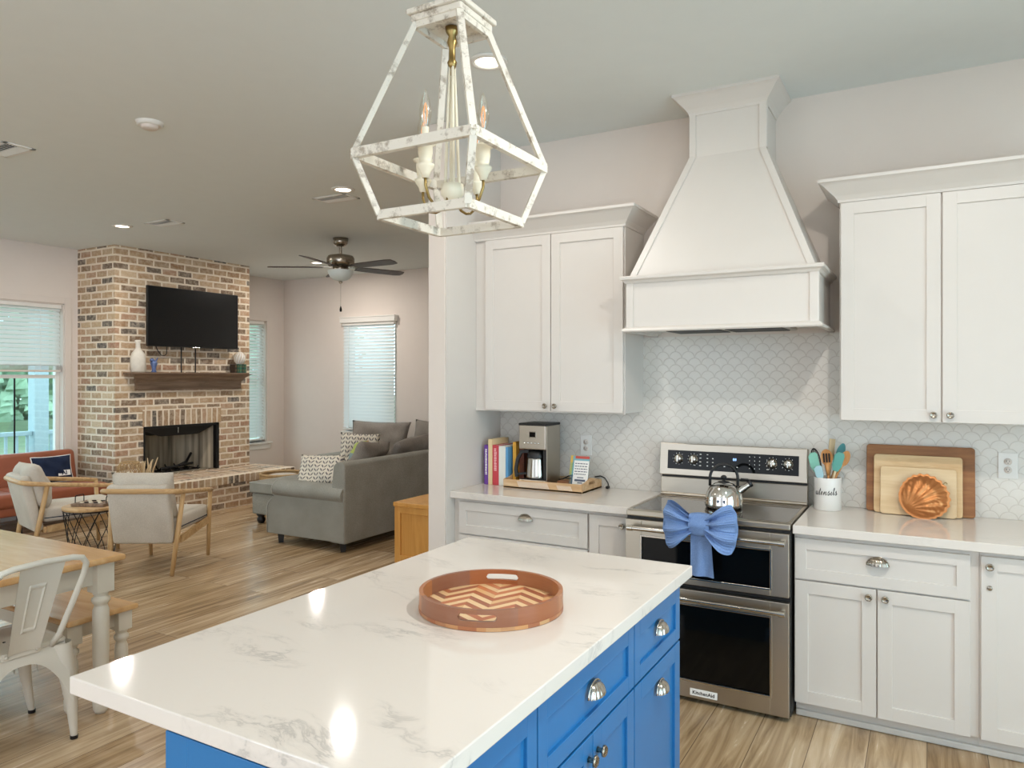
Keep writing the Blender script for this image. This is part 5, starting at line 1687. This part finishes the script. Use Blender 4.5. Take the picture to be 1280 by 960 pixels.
for k in range(14):
    a = 2 * PI * k / 14
    g.tube([(-8.027 + r * math.cos(a + j), 6.77 + r * math.sin(a + j), MZ + .119 + z) for r, z, j in ((.041, .004, 0), (.070, .03, .15), (.082, .075, .35), (.074, .12, .55), (.046, .153, .75))], .003, 5)
part('wrapped_cords', g, M['ltwood'], t)
g = G(); g.tube([(-8.04, 6.77, MZ + .278), (-8.04, 6.76, MZ + .305), (-8.04, 6.775, MZ + .32)], .006, 6); part('topknot', g, M['ltwood'], t)

# woven lantern and kindling on the hearth
M['wicker'] = plain('wicker', '#B99A6E', .8, noise=.3, nscale=40)
t = thing('woven_lantern', 'woven rattan lantern on the hearth left of the firebox', 'lantern', (-7.86, 5.10, .392))
g = G(); Q = T(-7.86, 5.10, .401)
for s_ in (1, -1):
    for k in range(18):
        a = 2 * PI * k / 18
        g.tube([(r * math.cos(a + s_ * j), r * math.sin(a + s_ * j), z) for r, z, j in ((.10, .0, 0), (.125, .06, .22), (.132, .12, .44), (.122, .18, .70), (.095, .225, .9))], .0035, 5, M=Q)
part('woven_body', g, M['wicker'], t)
for r, z in ((.101, .004), (.096, .225)):
    g = G(); g.tube([(r * math.cos(2 * PI * k / 28), r * math.sin(2 * PI * k / 28), z) for k in range(28)], .008, 6, closed=True, M=Q); part('hoop', g, M['wicker'], t)
g = G(); g.lathe([(0, .003), (.093, .003), (.093, .006), (0, .006)], Q, 24); g.lathe([(0, .006), (.035, .006), (.035, .12), (0, .12)], Q, 16); part('candle', g, M['ivory'], t)
t = thing('kindling', 'bundle of twisted driftwood sticks between the woven lantern and firebox', 'kindling', (-7.93, 5.36, .392))
rr = random.Random(5)
for k in range(9):
    g = G(); a = rr.uniform(-.5, .5); y = 5.37 + .012 * k * (1 if k % 2 else -1)
    g.tube([(-7.95 + .02 * (k % 3), y - .03, .404), (-7.93, y + rr.uniform(-.03, .03), .50), (-7.95 + rr.uniform(-.03, .05), y + rr.uniform(-.05, .06), .57 + rr.uniform(0, .08))], [.011, .010, .005], 6)
    part('stick', g, M['ltwood'], t)

# ---------------------------------------------------------------- leather couch
t = thing('leather_couch', 'cognac leather couch under the window left of the brick', 'couch', (-8.4, 4.1, 0))
cy0, cy1 = 3.05, 4.90
g = G(); g.box(-8.70, -7.93, cy0, cy1, .20, .30, .03, seg=3, smooth=True); part('base', g, M['leather'], t)
for a, b_ in ((cy0 + .01, 3.97), (3.98, cy1 - .01)):
    g = G(); g.box(-8.48, -7.90, a, b_, .285, .435, .045, seg=4, smooth=True); part('seat_cushion', g, M['leather'], t)
for a, b_ in ((cy0 + .005, 3.97), (3.98, cy1 - .005)):
    g = G(); g.box(-.10, .08, a, b_, 0, .47, .055, T(-8.56, 0, .30) @ rotm('Y', -10), seg=4, smooth=True); part('back_cushion', g, M['leather'], t)
for x, y, dx, dy in ((-8.0, cy1 - .12, .05, .05), (-8.0, cy0 + .95, .05, -.0), (-8.0, cy0 + .12, .05, -.05), (-8.62, cy1 - .12, -.03, .05), (-8.62, cy0 + .12, -.03, -.05)):
    g = G(); g.cyl((x, y, .205), (x + dx, y + dy, .0008), .024, .014, 12); part('leg', g, M['dark'], t)
t = thing('throw_pillow', 'navy pillow with white edge and letters on the leather couch', 'pillow', (-8.36, 4.58, .45))
PM = T(-8.31, 4.50, .585) @ Matrix.Rotation(PI / 2, 4, 'Z') @ rotm('X', 90 - 14)
g = G(); g.pillow(.42, .30, .13, PM, 4); part('cushion', g, M['navy'], t)
g = G(); n_ = 15
ed = []
for a, b_, c, d in ((-1, -1, 1, -1), (1, -1, 1, 1), (1, 1, -1, 1), (-1, 1, -1, -1)):
    for k in range(10):
        f = k / 10; u, v = a + (c - a) * f, b_ + (d - b_) * f
        ed.append((  .42 / 2 * u * (1 - .07 * (1 - v * v)), .30 / 2 * v * (1 - .07 * (1 - u * u)), 0))
g.tube(ed, .006, 6, closed=True, M=PM); part('piping', g, M['paper'], t)
g = G(); g.box(.02, .15, -.085, -.025, .060, .068, .003, PM); part('printed_patch', g, M['paper'], t)
g = text_mesh('AI', .062, PM @ T(.085, -.055, .0685), bold=.002); part('lettering', g, M['navy'], t)

# ---------------------------------------------------------------- armchairs
def armchair(loc, rot, label):
    t = thing('armchair', label, 'armchair', (0, 0, 0))
    RZ = .615
    for s_ in (-1, 1):
        g = G(); g.tube([(s_ * .250, -.355, .0005), (s_ * .270, -.295, .33), (s_ * .292, -.24, RZ + .036)], [.017, .021, .018], 10); lpart('leg', g, M['oakz'], t)
        g = G(); g.tube([(s_ * .255, .345, .0005), (s_ * .268, .338, .35), (s_ * .280, .330, RZ - .025)], [.015, .019, .018], 10); lpart('leg', g, M['oakz'], t)
        g = G(); g.tube([(s_ * .268, -.235, .27), (s_ * .265, .34, .325)], 0, rect=(.011, .028)); lpart('side_rail', g, M['oak'], t)
    pts2 = [(-.285, .345, RZ - .028), (-.287, .25, RZ - .012), (-.295, 0, RZ + .018), (-.302, -.25, RZ + .05), (-.298, -.36, RZ + .066), (-.275, -.405, RZ + .073), (-.22, -.425, RZ + .076), (0, -.435, RZ + .076), (.22, -.425, RZ + .076), (.275, -.405, RZ + .073), (.298, -.36, RZ + .066), (.302, -.25, RZ + .05), (.295, 0, RZ + .018), (.287, .25, RZ - .012), (.285, .345, RZ - .028)]
    g = G(); g.tube(pts2, [.019] * 4 + [.021] * 7 + [.019] * 4, 10); lpart('arm_rail', g, M['oak'], t)
    g = G(); g.box(-.262, .262, .31, .335, .285, .345, .006); g.box(-.262, .262, -.26, -.235, .24, .29, .006); lpart('cross_rail', g, M['oak'], t)
    g = G(); g.box(-.250, .250, -.26, .385, .325, .455, .035, seg=4, smooth=True); sc = lpart('seat_cushion', g, M['linen'], t)
    g = G(); e = .365
    g.tube([(-.248, -.25, e), (-.2515, -.2, e), (-.2515, .35, e), (-.23, .386, e), (.23, .386, e), (.2515, .35, e), (.2515, -.2, e), (.248, -.25, e)], .004, 5); lpart('piping', g, M['navy'], sc)
    BM = T(0, -.27, .255) @ rotm('X', 13)
    g = G(); g.box(-.243, .243, -.055, .03, 0, .50, .03, BM, seg=4, smooth=True); lpart('back_panel', g, M['linen'], t)
    g = G(); g.pillow(.50, .40, .19, T(0, -.275, .635) @ rotm('X', 90 + 14), 9, pinch=.03, wrinkle=.014); lpart('back_pillow', g, M['linen'], t)
    return place(t, loc, rot)
armchair((-5.665, 3.960, 0), math.radians(29.8), 'beige armchair seen from behind before the brick hearth')
armchair((-6.885, 3.86, 0), math.radians(-13), 'beige armchair seen from the side before the leather couch')

# ---------------------------------------------------------------- wire side table and its tray
sx_, sy_, sz_ = -6.315, 3.755, .485
t = thing('side_table', 'round wire basket side table with wood top between the armchairs', 'side table', (sx_, sy_, 0))
S_ = T(sx_, sy_, 0)
g = G(); g.lathe([(0, sz_ - .028), (.225, sz_ - .028), (.232, sz_ - .022), (.232, sz_ - .004), (.228, sz_), (0, sz_)], S_, 40); part('table_top', g, M['oak'], t)
g = G()
for r, z in ((.222, sz_ - .036), (.160, .006)): g.tube([(r * math.cos(2 * PI * k / 36), r * math.sin(2 * PI * k / 36), z) for k in range(36)], .0045, 6, closed=True, M=S_)
for s_ in (1, -1):
    for k in range(10):
        a = 2 * PI * k / 10
        pts = []
        for i in range(9):
            f = i / 8; r = .160 + (.222 - .160) * f; b_ = a + s_ * f * 2 * PI / 10 * 1.5
            pts.append((r * math.cos(b_), r * math.sin(b_), .006 + (sz_ - .042) * f))
        g.tube(pts, .0035, 5, M=S_)
part('wire_basket', g, M['dark'], t)
t = thing('game_tray', 'small wood tray with black wire handles on the side table', 'tray', (sx_, sy_, sz_), math.radians(18))
TM = T(sx_ + .02, sy_ + .01, sz_) @ Matrix.Rotation(math.radians(24), 4, 'Z')
g = G(); g.box(-.15, .15, -.105, .105, .0005, .026, .004, TM); part('board', g, M['mantel'], t)
for s_ in (-1, 1):
    g = G(); x = s_ * .142; g.tube([(x, -.055, .024), (x, -.055, .075), (x, -.045, .085), (x, .045, .085), (x, .055, .075), (x, .055, .024)], .0045, 6, M=TM); part('wire_handle', g, M['dark'], t)
for i in range(5):
    for j in range(3):
        if (i + j) % 2 == 0 or i in (1, 3):
            g = G(); g.lathe([(0, 0), (.016, 0), (.017, .003), (.016, .007), (0, .008)], TM @ T(-.085 + i * .042, -.05 + j * .05, .0262), 14)
            tag(part('game_piece', g, M['ivory'] if (i + j) % 2 == 0 else M['dark']), ('pale' if (i + j) % 2 == 0 else 'dark') + ' round game piece lying on the small tray of the side table', 'game piece', 'pale game pieces' if (i + j) % 2 == 0 else 'dark game pieces')

# ---------------------------------------------------------------- sectional sofa
t = thing('sectional_sofa', 'large gray L-shaped sofa with rolled arm along the far wall', 'sofa', (-5.0, 6.6, 0))
SX0, SX1, SY0 = -5.50, -4.565, 5.0
g = G()
poly = [(-5.545, .105), (-5.545, .345), (-5.52, .40), (-5.455, .46), (-5.44, .50), (-4.60, .50), (SX1, .10)]
poly = [(-5.545, .095), (-5.548, .33), (-5.53, .385), (-5.46, .455), (-5.44, .49), (-4.568, .49), (-4.568, .095)]
g.prism(poly, SY0, SY0 + .17, 'xz', b=.008); part('arm_panel', g, M['gray'], t)
g = G()
def roll(u, v):
    a = 2 * PI * u
    return (-5.452 + (.872 + .0) * v, SY0 + .085 + .118 * math.cos(a), .525 + .085 * math.sin(a))
g.grid(roll, 28, 4, closed_u=True); g._add([roll(k / 28, 0) for k in range(28)], [list(range(28))]); g._add([roll(k / 28, 1) for k in range(28)], [list(range(28))]); part('rolled_arm', g, M['gray'], t)
g = G()
g.prism([(-4.565, .085), (-4.565, .800), (-4.59, .822), (-4.66, .822), (-4.70, .79), (-4.74, .40), (-4.74, .085)], SY0 + .005, 8.25, 'xz', b=.012); part('back', g, M['gray'], t)
g = G(); g.prism([(8.25, .085), (8.25, .70), (8.16, .715), (8.09, .69), (8.05, .40), (8.05, .085)], -7.0, -4.57, 'yz', b=.012); part('far_back', g, M['gray'], t)
g = G(); g.box(-5.49, -4.74, SY0 + .172, 8.05, .095, .30, .02); g.box(-7.12, -5.49, 7.30, 8.05, .095, .30, .02); part('base', g, M['gray'], t)
for a, b_ in ((SY0 + .175, 6.20), (6.21, 7.25)):
    g = G(); g.box(-5.50, -4.75, a, b_, .29, .455, .04, seg=4, smooth=True); part('seat_cushion', g, M['gray'], t)
for a, b_ in ((-5.52, -4.75), (-6.53, -5.53), (-7.11, -6.54)):
    g = G(); g.box(a, b_, 7.27, 8.06, .29, .455, .04, seg=4, smooth=True); part('seat_cushion', g, M['gray'], t)
g = G(); g.box(-7.36, -7.12, 7.45, 8.22, .09, .53, .06, seg=4, smooth=True); part('far_arm', g, M['gray'], t)
for x, y in ((-5.43, SY0 + .07), (-4.64, SY0 + .07), (-4.64, 6.6), (-4.64, 8.15), (-7.25, 7.53), (-7.25, 8.14)):
    g = G(); g.cyl((x, y, .10), (x, y, .0008), .045, .03, 4, False); part('foot', g, M['black'], t)
M['pipe'] = m_fabric('pale_piping', '#A09F96', '#B5B3AA')
g = G(); g.tube([(-5.545, SY0 - .002, .10), (-5.549, SY0 - .002, .33), (-5.531, SY0 - .002, .387), (-5.462, SY0 - .003, .452)], .005, 6); g.tube([roll(k / 28, 0) for k in range(28)], .005, 6, closed=True); part('piping', g, M['pipe'], t)
# ottoman
t = thing('ottoman', 'gray upholstered ottoman before the sofa arm', 'ottoman', (-5.98, 6.0, 0))
ox0, ox1, oy0, oy1 = -6.43, -5.585, 5.545, 6.42
g = G(); g.box(ox0 + .02, ox1 - .02, oy0 + .02, oy1 - .02, .105, .335, .02, seg=3); part('base', g, M['gray'], t)
g = G(); g.box(ox0, ox1, oy0, oy1, .338, .452, .016, seg=3, smooth=False); tp = part('top_cushion', g, M['gray'], t)
g = G(); z = .449; r = .004; g.tube([(ox0 + r, oy0 + r, z), (ox1 - r, oy0 + r, z), (ox1 - r, oy1 - r, z), (ox0 + r, oy1 - r, z)], .006, 6, closed=True); part('piping', g, M['pipe'], tp)
for x in (ox0 + .09, ox1 - .09):
    for y in (oy0 + .09, oy1 - .09):
        g = G(); g.lathe([(0, .0008), (.028, .0008), (.045, .03), (.045, .055), (.03, .07), (.05, .09), (.05, .108), (0, .108)], T(x, y, 0), 16); part('foot', g, M['black'], t)
# pillows
def pil(name, label, loc, rz, lean_, size, mat, seed, roll_=0, wr=.012):
    PM = T(*loc) @ Matrix.Rotation(math.radians(rz), 4, 'Z') @ rotm('X', lean_) @ Matrix.Rotation(math.radians(roll_), 4, 'Z')
    g = G(); g.pillow(size[0], size[1], size[2], None, seed, wrinkle=wr)
    bmesh.ops.recalc_face_normals(g.bm, faces=list(g.bm.faces))
    me = bpy.data.meshes.new(name); g.bm.to_mesh(me); g.bm.free(); me.materials.append(mat)
    o = bpy.data.objects.new(name, me); COL.objects.link(o)
    o.location, o.rotation_euler = PM.to_translation(), PM.to_euler()
    return tag(o, label, 'pillow')
pil('throw_pillow', 'large gray and cream leaf print pillow behind the rolled sofa arm', (-5.20, 5.36, .66), 12, 68, (.50, .36, .16), M['leaf'], 1, 2)
pil('throw_pillow', 'gray and cream leaf print pillow standing further back on the sofa', (-5.72, 6.52, .72), 35, 78, (.46, .46, .15), M['leaf'], 2, -3)
pil('sofa_cushion', 'rumpled taupe cushion drooping at the near end of the sofa back', (-4.93, 5.72, .745), -78, 62, (.66, .46, .18), M['graylt'], 3, 6, .022)
pil('sofa_cushion', 'rumpled taupe cushion on the sofa back beside the wing wall', (-4.93, 6.42, .735), -85, 66, (.68, .46, .18), M['graylt'], 5, -5, .022)
pil('sofa_cushion', 'wide taupe cushion with raised corner under the far blind', (-6.60, 7.92, .74), 3, 76, (1.0, .50, .18), M['graylt'], 6, 0, .014)
pil('sofa_cushion', 'upright taupe cushion right of the far window on the sofa', (-5.64, 7.93, .75), -2, 78, (.80, .52, .18), M['graylt'], 8, -3, .012)
t = tag(pil('throw_pillow', 'pillow with green, gray and orange patches among the taupe cushions', (-5.27, 5.98, .76), -40, 64, (.40, .34, .12), M['leaf'], 9, 8), None)
def m_patch():
    m, nt, b = newmat('patchwork'); b.inputs['Roughness'].default_value = .95
    sp = N(nt, 'ShaderNodeSeparateXYZ'); nt.links.new(pos(nt, 'Generated'), sp.inputs[0])
    top_ = mix(nt, math_n(nt, 'GREATER_THAN', sp.outputs[1], .5), '#8B9A98', '#AEBB62')
    c = mix(nt, math_n(nt, 'GREATER_THAN', sp.outputs[2], .55), '#D2A878', top_)
    nt.links.new(c, b.inputs['Base Color']); return m
t.data.materials[0] = m_patch()
# basket on the floor between hearth and ottoman
t = thing('wicker_basket', 'round wicker basket between the hearth and the ottoman', 'basket', (-6.93, 6.50, 0))
B_ = T(-6.93, 6.50, 0)
def bsk(u, v):
    a = 2 * PI * u; r = (.20 + .075 * math.sin(v * PI * .62)) * (1 + .018 * math.sin(a * 30) * (1 if int(v * 26) % 2 else -1))
    return (r * math.cos(a), r * math.sin(a), .002 + .40 * v)
g = G(); g.grid(bsk, 120, 26, B_, closed_u=True); g.lathe([(0, .003), (.20, .003), (.20, .006), (0, .006)], B_, 32); part('woven_body', g, M['wicker'], t)
g = G(); r = .268; g.tube([(r * math.cos(2 * PI * k / 40), r * math.sin(2 * PI * k / 40), .405) for k in range(40)], .015, 8, closed=True, M=B_); part('rim', g, M['wicker'], t)
g = G(); g.lathe([(0, .40), (.15, .395), (.25, .36), (.25, .34), (0, .33)], B_, 28); part('blanket', g, M['linen'], t)

# dresser behind the sofa
t = thing('wooden_chest', 'low honey wood chest with framed end panel behind the sofa', 'chest', (-3.4, 5.3, 0))
dx0, dx1, dy0, dy1 = -3.995, -2.78, 5.0, 5.52
g = G(); g.box(dx0 + .004, dx1 - .004, dy0 + .012, dy1, .0008, .485, .002); part('carcass', g, M['honeydoor'], t)
g = G(); g.box(dx0 - .006, dx1 + .006, dy0 - .008, dy1 + .006, .485, .522, .004); part('top', g, M['honeydoor'], t)
g = G(); g.box(dx0 + .004, dx0 + .065, dy0, dy0 + .0125, .0008, .485, .002); g.box(dx1 - .065, dx1 - .004, dy0, dy0 + .0125, .0008, .485, .002); g.box(dx0 + .065, dx1 - .065, dy0, dy0 + .0125, .43, .485, .002); g.box(dx0 + .065, dx1 - .065, dy0, dy0 + .0125, .0008, .07, .002); part('face_frame', g, M['honeydoor'], t)

# ---------------------------------------------------------------- dining table, bench, metal chair
def turned_leg(x, y, H, k=1.0, blk=.12, w=.042):
    g = G(); g.box(x - w, x + w, y - w, y + w, H - blk, H, .003)
    z = H - blk; r = w
    prof = [(0, z + .002), (r * .80, z + .002), (r * .84, z - .008), (r * .70, z - .016), (r * .70, z - .022), (r * .95, z - .030), (r * .98, z - .042), (r * .80, z - .055), (r * .66, z - .062), (r * .70, z - .070), (r * .84, z - .085), (r * .87, z - .11), (r * .86, z - .2 * k)]
    zb_ = .11
    prof += [(r * .72, zb_ + .05), (r * .60, zb_ + .02), (r * .62, zb_ + .012), (r * .95, zb_), (r * .98, zb_ - .012), (r * .70, zb_ - .028), (r * .68, zb_ - .034), (r * .85, zb_ - .046), (r * .80, .02), (r * .58, .0008), (0, .0008)]
    g.lathe(prof, T(x, y, 0), 24)
    return g
t = thing('dining_table', 'dining table with honey wood top and cream turned legs', 'dining table', (-4.3, 1.66, 0))
dx0, dx1, dy0, dy1 = -5.25, -3.345, 1.16, 2.155
g = G(); g.box(dx0, dx1, dy0, dy1, .722, .752, .011, seg=3); part('table_top', g, M['honey'], t)
g = G()
g.box(dx1 - .105, dx1 - .083, dy0 + .09, dy1 - .09, .615, .722); g.box(dx0 + .083, dx0 + .105, dy0 + .09, dy1 - .09, .615, .722)
g.box(dx0 + .09, dx1 - .09, dy1 - .078, dy1 - .058, .615, .722); g.box(dx0 + .09, dx1 - .09, dy0 + .058, dy0 + .078, .615, .722); part('apron', g, M['cream'], t)
for x in (dx0 + .085, dx1 - .085):
    for y in (dy0 + .075, dy1 - .075): part('leg', turned_leg(x, y, .722, 1.4, .145), M['cream'], t)
t = thing('dining_bench', 'bench with honey wood seat and cream turned legs beside the table', 'bench', (-4.2, 2.12, 0))
bx0, bx1, by0, by1 = -5.10, -3.482, 1.955, 2.310
g = G(); g.box(bx0, bx1, by0, by1, .425, .452, .010, seg=3); part('seat', g, M['honey'], t)
g = G(); g.box(bx1 - .085, bx1 - .067, by0 + .06, by1 - .06, .345, .425); g.box(bx0 + .067, bx0 + .085, by0 + .06, by1 - .06, .345, .425); g.box(bx0 + .07, bx1 - .07, by0 + .042, by0 + .058, .345, .425); g.box(bx0 + .07, bx1 - .07, by1 - .058, by1 - .042, .345, .425); part('apron', g, M['cream'], t)
for x in (bx0 + .068, bx1 - .068):
    for y in (by0 + .052, by1 - .052): part('leg', turned_leg(x, y, .425, .75, .10, .036), M['cream'], t)

t = thing('metal_chair', 'cream metal cafe chair with slotted back at the table end', 'chair', (-3.50, 1.65, 0))
mx, my = -3.275, 1.645       # rear edge of the seat, chair axis ; the chair faces -x
SZ = .455
g = G(); 
def seat(u, v):
    x = mx - .375 * u; w = .175 + .025 * u; y = my + (v - .5) * 2 * w
    e = max(abs(v - .5) * 2, abs(u - .5) * 2)
    return (x, y, SZ - .012 * (1 - e ** 4) + .004)
g.grid(seat, 14, 14)
g.tube([(mx, my - .172, SZ), (mx, my + .172, SZ), (mx - .015, my + .182, SZ), (mx - .36, my + .205, SZ), (mx - .378, my + .19, SZ), (mx - .378, my - .19, SZ), (mx - .36, my - .205, SZ), (mx - .015, my - .182, SZ)], .010, 8, closed=True)
se = part('seat', g, M['metalcream'], t)
g = G()
for u, v in ((.4, .4), (.4, .6), (.55, .4), (.55, .6), (.48, .5)): g.lathe([(0, .0), (.006, .0), (.006, .002), (0, .002)], T(*seat(u, v)) @ T(0, 0, .0005), 12)
part('drain_holes', g, M['dark'], se)
# skirt with arches
def skirt(p0, p1, out, drop=.20):
    p0, p1 = Vector(p0), Vector(p1); out = Vector(out)
    def fn(u, v):
        arch = .055 + (drop) * (abs(2 * u - 1)) ** 2.6
        p = p0.lerp(p1, u); z = SZ - arch * v
        o = out * (.055 * v * arch / .2)
        return (p.x + o.x, p.y + o.y, z)
    return fn
g = G()
g.grid(skirt((mx, my - .18, 0), (mx, my + .18, 0), (1, 0, 0)), 28, 6); g.grid(skirt((mx - .378, my - .2, 0), (mx - .378, my + .2, 0), (-1, 0, 0)), 28, 6)
g.grid(skirt((mx, my - .18, 0), (mx - .378, my - .2, 0), (0, -1, 0)), 28, 6); g.grid(skirt((mx, my + .18, 0), (mx - .378, my + .2, 0), (0, 1, 0)), 28, 6)
part('skirt', g, M['metalcream'], t)
for sx2, x_top, x_foot in ((0, mx - .012, -3.283), (1, mx - .366, -3.712)):
    for s_ in (-1, 1):
        yt = my + s_ * (.168 + .022 * sx2); yf = my + s_ * (.226 + .044 * sx2)
        if sx2 == 0: x_foot = -3.225 - .06
        g = G()
        n_ = 10
        def leg(u, v):
            f = v; x = x_top + (x_foot - x_top) * f ** .9 + (0.03 if sx2 == 0 else -.03) * math.sin(f * PI) * .6; y = yt + (yf - yt) * f
            w = .052 * (1 - f) + .017 * f
            a = 2 * PI * u
            ox = 1 if sx2 == 0 else -1
            # an open channel wrapped round the outer corner
            return (x + w * math.cos(a) * .8, y + w * math.sin(a) * .8, (SZ - .01) * (1 - f) + .012 * f)
        g.grid(leg, 16, n_, closed_u=True)
        lg = part('leg', g, M['metalcream'], t)
        g = G(); g.cyl((x_foot, yf, .0005), (x_foot, yf, .016), .0155, .0165, 14); part('foot_cap', g, M['dark'], lg)
# back frame
tx_ = lambda z: mx + .028 + (z - SZ) * .385
bp = [(mx + .004, my - .122, SZ - .005), (tx_(.50), my - .132, .50), (tx_(.62), my - .155, .62), (tx_(.76), my - .179, .76), (tx_(.81), my - .178, .81), (tx_(.838), my - .155, .838), (tx_(.848), my - .115, .848)]
bp = bp + [(tx_(.853), my, .853)] + [(x, 2 * my - y, z) for x, y, z in bp[::-1]]
g = G(); g.tube(bp, .0125, 12); part('back_frame', g, M['metalcream'], t)
def splat(off):
    def fn(u, v):
        z = .462 + (.842 - .462) * v; w = .062 + .024 * v
        emb = 0
        if .22 < v < .78 and .28 < u < .72: emb = .004
        if .26 < v < .74 and .34 < u < .66: emb = .0
        return (tx_(z) - off + emb - .010 * math.sin(PI * u), my + (u - .5) * 2 * w, z)
    return fn
g = G(); g.grid(splat(0), 25, 50, smooth=False); g.grid(splat(.004), 25, 50, smooth=False); sp_ = part('splat', g, M['metalcream'], t)
g = G(); g.box(mx - .002, mx + .016, my - .075, my + .075, .440, .470, .004); 
for s_ in (-1, 1): g.lathe([(0, 0), (.008, 0), (.007, .004), (0, .006)], T(mx + .016, my + s_ * .06, .455) @ rotm('Y', 90), 12)
part('bracket', g, M['metalcream'], t)
